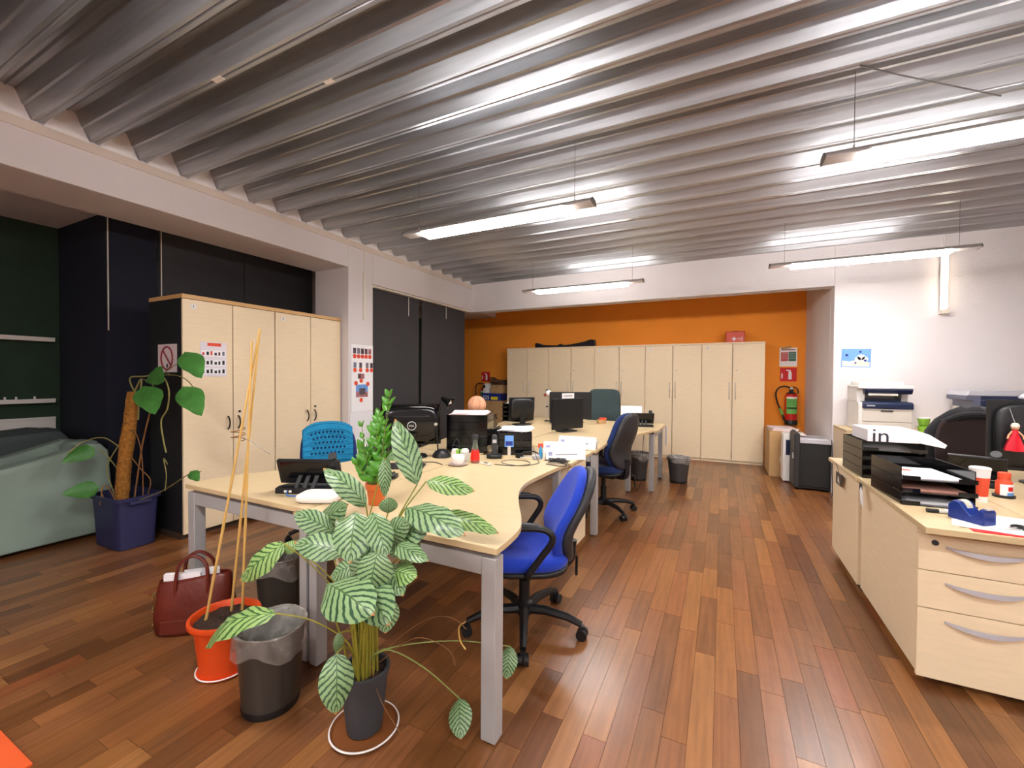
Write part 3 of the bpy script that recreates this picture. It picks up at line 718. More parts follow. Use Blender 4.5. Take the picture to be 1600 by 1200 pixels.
# ------------------------------------------------------------------ bins and liners
def bin_with_liner(label, loc, r0, r1, h, m, liner=True, group='waste bins', drop=0.09, seed=1):
    rnd = random.Random(seed)
    t = thing('waste_bin', label, 'bin', loc, 0, group)
    MB().lathe([(r0, 0.0), (r0 + 0.002, 0.03), (r1, h - 0.01), (r1 + 0.004, h - 0.006), (r1 + 0.004, h), (r1 - 0.006, h), (r0 - 0.006, 0.012)], n=36).build('bin_body', m, t, smooth=True)
    MB().lathe([(r0 + 0.001, 0.0), (r0 + 0.004, 0.012), (r0 + 0.0035, 0.03)], n=36, cap0=False, cap1=False).build('foot_ring', BLACKP, t, smooth=True)
    if liner:
        ph = [rnd.uniform(0, 6.28) for _ in range(6)]
        def wob(i, k, r, z):
            a = 2 * PI * k / 64
            s = math.sin(3 * a + ph[0]) * 0.5 + math.sin(7 * a + ph[1]) * 0.3 + math.sin(13 * a + ph[2]) * 0.25 + math.sin(23 * a + ph[3]) * 0.18
            amp = [0.004, 0.004, 0.003, 0.0008, 0.0015, 0.004, 0.006, 0.007][i]
            dz = [0, 0, 0, 0, 0, 0.008, 0.02, 0.035][i] * (math.sin(2 * a + ph[4]) * 0.6 + math.sin(5 * a + ph[5]) * 0.4)
            return r + abs(amp * s) * (1 if i >= 4 else -1), z + dz
        MB().lathe([(r0 * 0.75, 0.08), (r0 * 0.95, 0.14), (r1 - 0.02, h - 0.05), (r1 - 0.006, h + 0.002), (r1 + 0.007, h + 0.004), (r1 + 0.009, h - drop * 0.4), (r1 + 0.008, h - drop * 0.75), (r1 + 0.009, h - drop)], n=64, cap1=False, wob=wob).build('liner_bag', FILM, t, smooth=True, ang=80)
        MB().tube([((r1 + 0.008) * math.cos(a), (r1 + 0.008) * math.sin(a), h + 0.004 + 0.003 * math.sin(4 * a)) for a in [2 * PI * k / 40 for k in range(41)]], 0.0035, 5).build('liner_fold', FILM, t, smooth=True)
    return t
bin_with_liner('dark waste bin in front, between orange pot and striped plant', (-1.67, 1.13, 0), 0.105, 0.128, 0.33, BINP, seed=3)
bin_with_liner('dark waste bin under the near desks behind the bamboo pot', (-2.28, 1.60, 0), 0.105, 0.128, 0.33, BINP, seed=5)
bin_with_liner('grey waste bin standing free in the aisle', (-0.50, 5.95, 0), 0.105, 0.14, 0.33, BINM, seed=8, drop=0.05)
bin_with_liner('grey waste bin under the far cross desk', (-1.0, 5.85, 0), 0.105, 0.14, 0.36, BINM, seed=9, drop=0.06)

# ------------------------------------------------------------------ handbag
t = thing('handbag', 'oxblood leather handbag with papers under the near desk', 'bag', (-2.53, 1.29, 0), math.radians(38))
hb = MB(); rings = []
for z, hw, hd in [(0.0, 0.17, 0.075), (0.02, 0.185, 0.085), (0.1, 0.19, 0.08), (0.2, 0.18, 0.06), (0.27, 0.17, 0.04), (0.285, 0.165, 0.03)]:
    rings.append([(x + 0.004 * math.sin(7 * x * 20 + z * 30), y, z + (0.012 * math.sin(x * 12) if z > 0.2 else 0)) for x, y in sup(2 * hw, 2 * hd, 3.4, 32)])
for r in rings: hb.v += r
for i in range(len(rings) - 1):
    for k in range(32):
        a = i * 32 + k; b = i * 32 + (k + 1) % 32; hb.f.append((a, b, b + 32, a + 32))
hb.f.append(tuple(range(31, -1, -1)))
o = hb.build('bag_body', LEATH, t, smooth=True, ang=70); sd = o.modifiers.new('thick', 'SOLIDIFY'); sd.thickness = 0.006
for s in (-1, 1):
    MB().tube(spline([(-0.075, 0.05 * s, 0.2), (-0.075, 0.045 * s, 0.28), (-0.06, 0.035 * s, 0.36), (0.0, 0.03 * s, 0.40), (0.06, 0.035 * s, 0.36), (0.075, 0.045 * s, 0.28), (0.075, 0.05 * s, 0.2)], 5), 0.009, 8).build('handle', LEATH, t, smooth=True)
B(-0.15, 0.02, -0.01, 0.012, 0.1, 0.305).build('paper', PAPER, t, rot=(0.05, 0.03, 0)); B(-0.05, 0.12, 0.012, 0.016, 0.1, 0.31).build('paper', PAPER, t, rot=(-0.04, -0.06, 0))
for z in (0.05, 0.12, 0.19):
    MB().tube([(-0.192, -0.03, z), (-0.2, 0.0, z + 0.012), (-0.192, 0.03, z)], 0.006, 6).build('buckle', GOLD, t, smooth=True)
B(-0.13, 0.13, -0.088, -0.078, 0.02, 0.09).build('front_pocket', LEATH, t, bevel=0.004)

# ------------------------------------------------------------------ plants
def pot(t, r0, r1, h, m, rim=0.012, name='pot', soil=0.03, n=36):
    p = MB().lathe([(r0 * 0.9, 0), (r0, 0.004), (r1, h - rim * 1.6), (r1 + 0.006, h - rim * 1.5), (r1 + 0.007, h), (r1 - 0.006, h), (r1 - 0.01, h - soil - 0.012), (r0 * 0.6, h - soil - 0.02)], n=n).build(name, m, t, smooth=True)
    def wob(i, k, r, z): return r, z + (0.004 * math.sin(k * 2.1 + i) if i < 3 else 0)
    MB().lathe([(r1 - 0.009, h - soil), (r1 * 0.65, h - soil + 0.006), (r1 * 0.35, h - soil + 0.004), (0.004, h - soil + 0.009)], n=n, cap0=False, wob=wob).build('soil', SOIL, t, smooth=True)
    return p
def leaf_mesh(base, tip, width, m, facing, arch=0.12, cup=0.12, fold=0.0, n=14, nu=6, shape=0.62, skew=0.0, twist=0.0, drip=0.0, heart=0.0):
    base = Vector(base); tip = Vector(tip); L = tip - base; ln = L.length; d = L.normalized()
    nrm = Vector(facing); nrm = (nrm - d * nrm.dot(d)).normalized(); wv_ = d.cross(nrm)
    mb = MB(); mb.uv = []
    for i in range(n + 1):
        t = i / n
        hw = width / 2 * (math.sin(PI * min(1, t ** shape)) ** 0.75 if 0 < t < 1 else 0.0) + 0.0012
        if heart: hw = width / 2 * (math.sin(PI * t ** 0.5) ** 0.62 if 0 < t < 1 else 0.0) * (1 - 0.35 * t ** 2) + 0.0012
        if t > 0.9: hw *= 1 - drip * (t - 0.9) / 0.1
        ctr = base + L * t + nrm * arch * ln * math.sin(PI * t)
        tw = twist * (t - 0.5); wd = wv_ * math.cos(tw) + nrm * math.sin(tw); nn = nrm * math.cos(tw) - wv_ * math.sin(tw)
        for j in range(nu + 1):
            a = j / nu * 2 - 1
            ripple = 0.018 * ln * math.sin(t * 18 + a * 2.5) * abs(a) ** 2
            p = ctr + wd * (a * hw) + nn * (-cup * hw * 2 * (abs(a) ** 1.5) + ripple + fold * hw * abs(a))
            p = p - d * (heart * ln * (1 - t) ** 4 * abs(a) ** 1.2 * (1.25 - abs(a)) * 2)
            mb.v.append(tuple(p)); mb.uv.append(((a + 1) / 2, t))
    for i in range(n):
        for j in range(nu):
            a = i * (nu + 1) + j; mb.f.append((a, a + 1, a + nu + 2, a + nu + 1))
    return mb
PX, PY = -1.222, 1.205
t = thing('calathea_plant', 'striped-leaf calathea in an anthracite pot on a white saucer', 'potted plant', (PX, PY, 0))
pt = thing('plant_saucer', 'round white-rimmed saucer under the anthracite pot', 'saucer', (PX, PY, 0))
MB().lathe([(0.10, 0.0), (0.118, 0.004), (0.128, 0.016), (0.124, 0.017), (0.114, 0.008), (0.08, 0.006)], n=44).build('dish', mat('brown saucer', (128, 74, 36), 0.5), pt, smooth=True)
MB().tube([(0.127 * math.cos(a), 0.127 * math.sin(a), 0.016) for a in [2 * PI * k / 48 for k in range(49)]], 0.0035, 6, cap=False).build('rim', PORC, pt, smooth=True)
ptm = pot(t, 0.066, 0.088, 0.235, ANTHR)
for c in t.children: c.location.z = 0.0085
LV = [[-1.022,1.27,0.956,-1.158,1.3,1.192,0.084],[-0.988,1.28,0.969,-0.812,1.34,0.938,0.062],[-1.169,1.16,0.883,-1.323,1.1,1.018,0.074],[-1.051,1.24,0.873,-0.736,1.16,0.846,0.098],[-0.961,1.34,0.838,-0.726,1.37,0.787,0.058],[-1.381,1.2,0.739,-1.49,1.1,0.829,0.086],[-1.542,1.25,0.71,-1.344,1.24,0.844,0.101],[-1.137,1.08,0.889,-1.078,1.0,0.752,0.116],[-1.096,1.12,0.883,-1.0,1.08,0.754,0.083],[-1.208,1.1,0.729,-1.402,1.04,0.748,0.088],[-1.473,1.05,0.729,-1.63,0.98,0.581,0.087],[-1.468,1.1,0.69,-1.519,1.08,0.708,0.045],[-1.035,1.15,0.766,-0.838,1.1,0.765,0.056],[-1.037,1.13,0.683,-0.884,1.1,0.704,0.073],[-1.008,1.05,0.785,-1.012,1.02,0.658,0.1],[-1.181,1.0,0.662,-0.895,0.92,0.667,0.132],[-1.077,1.04,0.683,-0.885,0.97,0.614,0.113],[-1.185,1.04,0.401,-1.143,1.0,0.23,0.096],[-1.24,1.1,0.427,-1.239,1.09,0.353,0.03],[-1.439,0.99,0.502,-1.761,0.93,0.315,0.095],[-1.083,1.2,0.739,-0.934,1.24,0.831,0.103],[-1.207,1.3,1.035,-1.192,1.28,0.883,0.043],[-1.12,1.22,0.847,-1.114,1.22,0.908,0.058],[-1.225,1.33,1.031,-1.145,1.35,1.053,0.042],[-1.033,1.24,0.71,-1.12,1.2,0.761,0.071],[-1.27,1.22,0.729,-1.37,1.2,0.79,0.071],[-0.909,1.39,0.1,-0.853,1.314,0.015,0.078],[-0.834,1.683,0.16,-0.823,1.626,0.05,0.068],[-1.102,1.18,0.76,-1.0,1.2,0.847,0.083],[-1.045,1.12,0.712,-0.926,1.08,0.642,0.069],[-0.966,1.05,0.64,-0.946,1.02,0.547,0.07],[-1.145,1.1,0.7,-1.228,1.05,0.653,0.072],[-1.053,1.2,0.698,-0.964,1.22,0.763,0.07],[-1.1,1.1,0.653,-1.151,1.12,0.76,0.091]]
O = Vector((PX, PY, 0)); eye = Vector((0, 0, 1.36))
rl = random.Random(11)
for i, (bx, by, bz, tx, ty, tz, wd) in enumerate(LV):
    b = Vector((bx, by, bz)); tp = Vector((tx, ty, tz)); mid = (b + tp) / 2
    out = (mid - Vector((PX, PY, mid.z)))
    fc = (eye - mid).normalized() * 1.0 + Vector((0, 0, 0.5)) + Vector((rl.uniform(-.25, .25), rl.uniform(-.25, .25), 0))
    if i == 26 or i == 27: fc = Vector((0.2, -0.7, 0.6))
    pale = i in (1, 4, 10, 11, 13, 19)
    leaf_mesh(b - O, tp - O, wd * 1.16, CALB if pale else CALA, fc, arch=0.08 if i not in (2, 19) else 0.16, cup=0.10 + rl.uniform(0, 0.08), shape=0.86, twist=rl.uniform(-0.3, 0.3), drip=0.3).build('leaf', CALB if pale else CALA, t, smooth=True, ang=80)
    if i == 23: continue
    s0 = Vector((PX + rl.uniform(-0.035, 0.035), PY + rl.uniform(-0.035, 0.035), 0.205))
    hgt = b.z - 0.2
    if i in (26, 27): p1 = Vector((PX + 0.08, PY + 0.02, 0.32)); p2 = (p1 + b) / 2 + Vector((0, 0, 0.03))
    else:
        p1 = s0 + Vector((0, 0, max(0.08, hgt * 0.45))) + (b - s0) * 0.12; p1.z = 0.2 + max(0.1, hgt * 0.5)
        p2 = (p1 + b) / 2 + Vector((0, 0, 0.03))
    MB().tube([v - O for v in spline([s0, p1, p2, b], 5)], [0.0042 if k < 6 else 0.0026 for k in range(16)], 6).build('stem', STEMG if i in (0, 1, 26, 27) else STEMY, t, smooth=True)
for k in range(16):  # crown of stalks
    a = rl.uniform(0, 6.28); r = rl.uniform(0.01, 0.05)
    s0 = Vector((r * math.cos(a), r * math.sin(a), 0.2)); e0 = s0 + Vector((rl.uniform(-0.05, 0.05), rl.uniform(-0.06, 0.03), rl.uniform(0.2, 0.42)))
    MB().tube([s0, (s0 + e0) / 2 + Vector((0, 0, 0.02)), e0], [0.006, 0.005, 0.003], 6).build('stalk', STEMY, t, smooth=True)
for pts in ([(0.06, 0.03, 0.3), (0.2, 0.1, 0.42), (0.3, 0.14, 0.44), (0.36, 0.16, 0.4)], [(0.05, 0.02, 0.26), (0.18, 0.08, 0.36), (0.3, 0.12, 0.33), (0.33, 0.13, 0.27)], [(0.05, -0.02, 0.28), (0.1, -0.02, 0.16), (0.2, 0.0, 0.03)]):
    MB().tube(spline(pts, 6), 0.0016, 5).build('dry_stem', STEMR, t, smooth=True)
MB().tube(spline([(0.33, 0.2, 0.40), (0.30, 0.2, 0.37), (0.305, 0.2, 0.32), (0.33, 0.2, 0.29)], 6), 0.003, 5).build('dry_stem', BAMBOO, t, smooth=True)

# orange pot with bamboo canes
t = thing('cane_pot', 'bright orange pot of soil with bamboo canes tied in a wigwam', 'plant pot', (-2.06, 1.17, 0))
MB().lathe([(0.095, 0.0), (0.108, 0.003), (0.116, 0.014), (0.11, 0.014), (0.095, 0.006)], n=36).build('saucer', ORPOT, t, smooth=True)
MB().tube([(0.114 * math.cos(a), 0.114 * math.sin(a), 0.014) for a in [2 * PI * k / 40 for k in range(41)]], 0.003, 6, cap=False).build('saucer_rim', PORC, t, smooth=True)
MB().lathe([(0.095, 0.006), (0.1, 0.01), (0.122, 0.225), (0.14, 0.228), (0.147, 0.24), (0.145, 0.255), (0.132, 0.255), (0.122, 0.235), (0.116, 0.2)], n=40).build('pot', ORPOT, t, smooth=True)
MB().lathe([(0.12, 0.232), (0.07, 0.238), (0.03, 0.236), (0.004, 0.24)], n=36, cap0=False, wob=lambda i, k, r, z: (r, z + 0.004 * math.sin(k * 1.7 + i * 2))).build('soil', SOIL, t, smooth=True)
top = Vector((0.155, 0.07, 1.575))
for (x, y), ov in (((-0.062, -0.055), 0.0), ((-0.035, 0.045), 0.0), ((0.005, 0.075), -0.03)):
    b = Vector((x, y, 0.2)); e_ = top + Vector((ov * 0.4, ov, ov * 2))
    pts = [b + (e_ - b) * (k / 18) for k in range(19)]
    rs = [(0.0062 if k % 3 else 0.0074) * (1 - 0.35 * k / 18) for k in range(19)]
    MB().tube(pts, rs, 8).build('bamboo_cane', BAMBOO, t, smooth=True)
tw = Vector((0.055, 0.03, 1.06))
MB().tube([tw + Vector((0.024 * math.cos(a), 0.03 * math.sin(a), 0.002 * k)) for k, a in enumerate([0.5 * q for q in range(30)])], 0.0022, 5).build('wire_tie', STEMR, t)
MB().tube([tw + Vector((0.0, 0, 0.02)), tw + Vector((0.06, 0.02, 0.0)), tw + Vector((0.14, 0.06, -0.06))], 0.0016, 5).build('wire_end', WIRE, t)

# zz plant on the desk
t = thing('zz_plant', 'glossy zz plant in a small terracotta pot on the near desk', 'potted plant', (-1.5, 1.555, ZD))
MB().lathe([(0.033, 0), (0.037, 0.003), (0.045, 0.078), (0.051, 0.08), (0.052, 0.105), (0.046, 0.105), (0.042, 0.085)], n=30).build('pot', TERRA, t, smooth=True)
MB().lathe([(0.044, 0.092), (0.02, 0.095), (0.003, 0.096)], n=24, cap0=False).build('soil', SOIL, t, smooth=True)
rz = random.Random(4)
zst = [((0.03, -0.02, 0.09), (0.045, 0.0, 0.3), (0.085, 0.0, 0.555), 11, 0.052), ((0.0, 0.0, 0.09), (-0.005, 0.0, 0.28), (0.03, -0.01, 0.44), 9, 0.058), ((-0.01, 0.01, 0.09), (-0.07, 0.0, 0.24), (-0.10, 0.0, 0.39), 5, 0.045),
       ((0.01, -0.02, 0.09), (0.05, -0.04, 0.16), (0.11, -0.05, 0.2), 4, 0.07), ((-0.01, -0.02, 0.09), (-0.04, -0.05, 0.16), (-0.075, -0.06, 0.2), 4, 0.06), ((0.0, 0.02, 0.09), (0.02, 0.04, 0.2), (0.05, 0.05, 0.33), 6, 0.06), ((0.0, -0.02, 0.09), (-0.03, -0.03, 0.2), (-0.04, -0.05, 0.29), 6, 0.062)]
for si, (a, b, c, nl, ll) in enumerate(zst):
    pth = spline([a, b, c], 8); st = MB().tube(pth, [0.0045 - 0.003 * k / (len(pth) - 1) for k in range(len(pth))], 6).build('stem', mat('zz stem', (112, 128, 52), 0.5), t, smooth=True)
    for k in range(nl):
        q = 0.22 + 0.75 * k / max(1, nl - 1); p = pth[min(len(pth) - 1, int(q * (len(pth) - 1)))]
        for s in (-1, 1):
            lm = ll * 1.3 * (1 - 0.35 * q) * rz.uniform(0.85, 1.15)
            dirv = Vector((s * 0.8, rz.uniform(-0.5, 0.3), 0.75 if q < 0.9 else 1.4)).normalized()
            leaf_mesh(p, p + dirv * lm, lm * 0.52, ZZL, Vector((-s * 0.3, -0.9, 0.5)), arch=0.08, cup=0.15, n=6, nu=4, shape=0.75).build('leaflet', ZZL, t, smooth=True, ang=80)

# philodendron on a coir pole in a navy tub
t = thing('philodendron', 'straggly philodendron on a brown coir pole in a navy tub', 'potted plant', (-4.32, 1.69, 0))
bw0, bd0, bw1, bd1, bh = 0.40, 0.25, 0.46, 0.30, 0.41
tub = MB()
def ringr(w_, d_, z): return [(x, y, z) for x, y in sup(w_, d_, 7, 32)]
rr = [ringr(bw0 - 0.02, bd0 - 0.02, 0), ringr(bw0, bd0, 0.006), ringr(bw1 - 0.02, bd1 - 0.02, bh - 0.03), ringr(bw1 + 0.015, bd1 + 0.015, bh - 0.028), ringr(bw1 + 0.02, bd1 + 0.02, bh), ringr(bw1 - 0.012, bd1 - 0.012, bh), ringr(bw0, bd0, 0.1)]
for r in rr: tub.v += r
for i in range(len(rr) - 1):
    for k in range(32):
        a = i * 32 + k; b = i * 32 + (k + 1) % 32; tub.f.append((a, b, b + 32, a + 32))
tub.f.append(tuple(range(31, -1, -1))); tub.f.append(tuple(range(6 * 32, 7 * 32)))
tb = tub.build('tub', BLUEBIN, t, smooth=True, rot=(0, 0, 0.02))
MB().prism([(x * 0.94, y * 0.94) for x, y in sup(bw1 - 0.03, bd1 - 0.03, 7, 28)], 0.31, 0.33).build('soil', SOIL, t, rot=(0, 0, 0.02))
B(-0.07, 0.07, -0.01, 0.01, bh - 0.055, bh - 0.03).build('tub_grip', BLUEBIN, t, loc=(0.242, 0.0, 0), rot=(0, 0, PI / 2), bevel=0.004)
pole = [(-0.04, -0.01, 0.3), (-0.02, 0.0, 0.6), (0.01, 0.02, 0.9), (0.06, 0.04, 1.22)]
rp = random.Random(2)
pl_ = spline(pole, 9)
MB().tube(pl_, [0.046 + rp.uniform(-0.003, 0.003) for _ in pl_], 16).build('coir_pole', MOSS, t, smooth=True, ang=80)
for k in range(12):
    p = Vector(pl_[2 + 2 * k]); a = rp.uniform(0, 6.28)
    MB().tube([p + Vector((0.045 * math.cos(a + q * 0.35), 0.045 * math.sin(a + q * 0.35), 0.004 * q)) for q in range(12)], 0.003, 5).build('clinging_root', STEMR, t, smooth=True)
roots = [[(0.06, 0.06, 1.2), (0.0, 0.05, 1.26), (0.02, 0.03, 1.34), (0.18, 0.05, 1.35), (0.33, 0.1, 1.36), (0.4, 0.12, 1.25), (0.38, 0.12, 1.1), (0.33, 0.1, 1.0), (0.36, 0.1, 0.85), (0.4, 0.1, 0.75)],
         [(0.03, 0.05, 1.22), (0.1, 0.07, 1.33), (0.11, 0.05, 1.15), (0.09, 0.05, 1.0)],
         [(0.25, 0.1, 1.2), (0.2, 0.08, 1.05), (0.13, 0.06, 0.8), (0.1, 0.04, 0.55), (0.08, 0.02, 0.33)],
         [(0.02, 0.0, 0.92), (0.12, 0.02, 0.9), (0.17, 0.04, 0.7), (0.16, 0.05, 0.33)],
         [(-0.02, 0.0, 0.75), (-0.08, -0.1, 0.86), (-0.1, -0.22, 0.84), (-0.12, -0.3, 0.76)],
         [(-0.05, -0.02, 0.8), (-0.09, -0.08, 0.62), (-0.06, -0.06, 0.45), (-0.05, -0.03, 0.33)],
         [(-0.02, 0.03, 0.72), (0.1, 0.06, 0.6), (0.16, 0.1, 0.5), (0.12, 0.08, 0.33)],
         [(0.42, 0.1, 0.66), (0.36, 0.1, 0.7), (0.40, 0.1, 0.58), (0.38, 0.1, 0.45)],
         [(0.0, -0.05, 0.33), (-0.02, -0.12, 0.5), (0.0, -0.16, 0.35)]]
for q, r in enumerate(roots): MB().tube(spline(r, 6), 0.006 if q < 3 else 0.004, 6).build('aerial_root', ROOTG if q in (0, 1, 4, 5, 7) else STEMR, t, smooth=True)
OP = Vector((-4.32, 1.69, 0))
ph = [((-3.90, 1.75, 1.37), (-4.13, 1.75, 1.31), 0.14), ((-4.10, 1.74, 1.24), (-3.88, 1.70, 1.06), 0.19), ((-3.42, 1.70, 1.50), (-3.22, 1.68, 1.34), 0.16), ((-3.44, 1.70, 1.25), (-3.22, 1.68, 1.08), 0.17),
      ((-4.45, 1.52, 0.77), (-4.45, 1.36, 0.70), 0.12), ((-4.42, 1.53, 0.47), (-4.45, 1.36, 0.46), 0.13), ((-3.22, 1.62, 0.70), (-3.10, 1.60, 0.66), 0.07)]
for b, e_, wd in ph:
    b = Vector(b) - OP; e_ = Vector(e_) - OP
    leaf_mesh(b, e_, wd, PHIL, (0.9, -0.5, 0.25), arch=0.06, cup=0.12, n=14, nu=8, shape=0.62, drip=0.0, heart=0.28).build('leaf', PHIL, t, smooth=True, ang=80)
for pts in ([(0.33, 0.1, 1.36), (0.6, 0.1, 1.46), (0.75, 0.09, 1.49), (0.91, 0.06, 1.50)], [(0.3, 0.1, 1.36), (0.55, 0.1, 1.36), (0.75, 0.08, 1.32), (0.89, 0.06, 1.25)], [(0.1, 0.07, 1.33), (0.18, 0.1, 1.30), (0.23, 0.1, 1.24)],
            [(0.18, 0.05, 1.35), (0.32, 0.1, 1.38), (0.43, 0.11, 1.37)], [(-0.05, -0.03, 0.6), (-0.1, -0.08, 0.72), (-0.12, -0.12, 0.77)], [(-0.04, -0.1, 0.34), (-0.08, -0.12, 0.43), (-0.09, -0.11, 0.47)], [(0.1, 0.0, 0.34), (0.6, -0.02, 0.5), (0.95, -0.02, 0.66), (1.11, -0.02, 0.70)]):
    MB().tube(spline(pts, 6), 0.0035, 6).build('leaf_stalk', ROOTG, t, smooth=True)

# ------------------------------------------------------------------ alcove furniture
def armchair(label, m, X0, X1, Y0, Y1, zf, zb, seat_z, name='armchair'):
    t = thing(name, label, 'armchair', ((X0 + X1) / 2, (Y0 + Y1) / 2, 0))
    W = X1 - X0; D = Y1 - Y0
    prof = [(-D / 2, 0.03), (-D / 2, zf - 0.04), (-D / 2 + 0.04, zf), (0.0, (zf * 0.55 + zb * 0.45)), (D / 2 - 0.13, zb), (D / 2 - 0.06, zb - 0.01), (D / 2 - 0.01, zb - 0.07), (D / 2 + 0.01, zb * 0.5), (D / 2, 0.03)]
    for s in (-1, 1):
        x = s * (W / 2 - 0.07)
        MB().pad(prof, 0.14, 0.03, lambda a, b, c, x=x: (x - 0.07 + c, a, b)).build('arm', m, t, smooth=True, ang=75)
    MB().pad([(-W / 2 + 0.12, 0.03), (W / 2 - 0.12, 0.03), (W / 2 - 0.12, zb - 0.05), (W / 2 - 0.2, zb), (-W / 2 + 0.2, zb), (-W / 2 + 0.12, zb - 0.05)], 0.16, 0.04, lambda a, b, c: (a, D / 2 - 0.17 + c, b)).build('back', m, t, smooth=True, ang=75)
    MB().pad(sup(W - 0.24, D - 0.15, 6, 28), 0.16, 0.05, lambda a, b, c: (a, b - 0.06, seat_z - 0.16 + c)).build('seat_cushion', m, t, smooth=True, ang=75)
    for x in (-W / 2 + 0.06, W / 2 - 0.06):
        for y in (-D / 2 + 0.06, D / 2 - 0.06): MB().cyl((x, y, 0), (x, y, 0.05), 0.02, n=10).build('foot', BLACKP, t)
    return t
armchair('sage green covered armchair beside the navy tub', SAGE, -5.32, -4.70, 0.86, 1.74, 0.62, 0.79, 0.42)
armchair('dark slate armchair behind the sage armchair', DSLATE, -5.94, -5.36, 0.95, 1.70, 0.82, 0.86, 0.45)
t = thing('cushion', 'small dark red cushion on the slate armchair', 'cushion', (-5.66, 1.36, 0.455))
MB().pad(sup(0.28, 0.28, 4, 24), 0.09, 0.044, lambda a, b, c: (a, b * 0.94 + 0.02, c + (b + 0.14) * 0.9)).build('cushion_cover', mat('dark red cushion', (128, 26, 26), 0.9), t, smooth=True, ang=80)
for nm, z, items in (('upper white wall shelf on the dark green wall', 1.70, 0), ('lower white wall shelf with small pegs on the dark green wall', 1.105, 1)):
    t = thing('wall_shelf', nm, 'shelf', (-5.97, 1.22, z))
    B(0, 0.10, -0.54, 0.54, -0.018, 0.012).build('shelf_board', WHITEP, t, bevel=0.003)
    B(0.09, 0.10, -0.54, 0.54, 0.012, 0.022).build('shelf_lip', WHITEP, t)
    if items:
        for y in (0.22, 0.29, 0.41): MB().cyl((0.05, y, 0.012), (0.05, y, 0.045), 0.008, n=8).build('peg', WHITEP, t)
t = thing('low_white_unit', 'low white storage unit against the dark green wall', 'cabinet', (-5.965, 1.25, 0.0))
B(0, 0.02, -0.6, 0.53, 0.05, 0.92).build('back_panel', WHITEP, t); B(0, 0.03, -0.6, 0.53, 0.92, 0.945).build('top_board', WHITEP, t, bevel=0.003)
B(0, 0.02, -0.6, 0.53, 0, 0.05).build('plinth', WHITEP, t)
t = B(-0.6, 0.42, -0.75, 0.0, 0.0, 0.012).build('floor_mat', ORMAT, loc=(-2.55, 0.572, 0.0), bevel=0.003); tag(t, 'flat orange mat at the bottom left corner', 'mat')
# ------------------------------------------------------------------ desk equipment
def monitor(label, loc, rotz, W, Hh, z0=0.09, glossy=False, logo=False, tilt=0.0, base=(0.24, 0.18), group='computer monitors'):
    # local: screen faces -Y
    t = thing('monitor', label, 'monitor', loc, rotz, group)
    R = (tilt, 0, 0); bm_ = BLACKG if glossy else BLACKP
    pn = MB().box(-W / 2, W / 2, 0, 0.022, -Hh / 2, Hh / 2).build('bezel', bm_, t, bevel=0.004, loc=(0, 0, z0 + Hh / 2), rot=R)
    B(-W / 2 + 0.012, W / 2 - 0.012, -0.0015, 0.002, -Hh / 2 + 0.016, Hh / 2 - 0.012).build('screen', SCREEN, pn)
    bk = MB().pad(sup(W * 0.94, Hh * 0.92, 5, 32), 0.045, 0.03, lambda x, y, h: (x, 0.02 + h * (1.0 - 0.55 * (y / (Hh / 2)) ** 2) * (1 if not glossy else 1.1), y), inner=(0.9, 0.6, 0.3)).build('back_shell', bm_, pn, smooth=True, ang=60)
    if logo:
        MB().tube([(0.032 * math.cos(a), 0.072, 0.032 * math.sin(a) + 0.0) for a in [2 * PI * k / 28 for k in range(29)]], 0.0028, 6, cap=False).build('logo_ring', SILV, pn, smooth=True)
        text_mesh('DELL', 0.019, 'logo_lettering', SILV, pn, (0, 0.0725, 0.0), (PI / 2, 0, PI), 0.001)
        B(-W * 0.3, W * 0.3, 0.05, 0.064, Hh * 0.18, Hh * 0.24).build('vent', CHARC, pn, bevel=0.004)
    B(-0.035, 0.035, 0.03, 0.055, 0.012, z0 + Hh * 0.55).build('neck', bm_, t, bevel=0.004)
    MB().pad(sup(base[0], base[1], 4, 28), 0.014, 0.006, lambda x, y, h: (x, y + 0.03, h)).build('base', bm_, t, smooth=True, ang=60)
    return t
# back normal of a monitor is local +Y; rotz turns it
def backto(dx, dy): return math.atan2(-dx, dy)
monitor('glossy black monitor seen from behind on the left desk', (-2.17, 2.62, ZD), backto(0.68, -0.73), 0.46, 0.32, 0.09, glossy=True, logo=True, tilt=-0.08)
monitor('big dark monitor facing the middle aisle chair', (-1.58, 4.66, ZD), math.atan2(0.86, 0.51), 0.46, 0.35, 0.03)
monitor('second dark monitor half hidden behind the big one', (-1.80, 5.40, ZD), math.atan2(0.45, 0.9), 0.56, 0.36, 0.07)
monitor('small black monitor turned away on the middle left desk', (-2.36, 5.05, ZD), backto(0.75, -0.65), 0.36, 0.30, 0.06, tilt=-0.1)
monitor('black monitor on the right-hand desk with the red figure', (1.74, 3.66, ZD), backto(0.05, -1), 0.56, 0.42, 0.08)

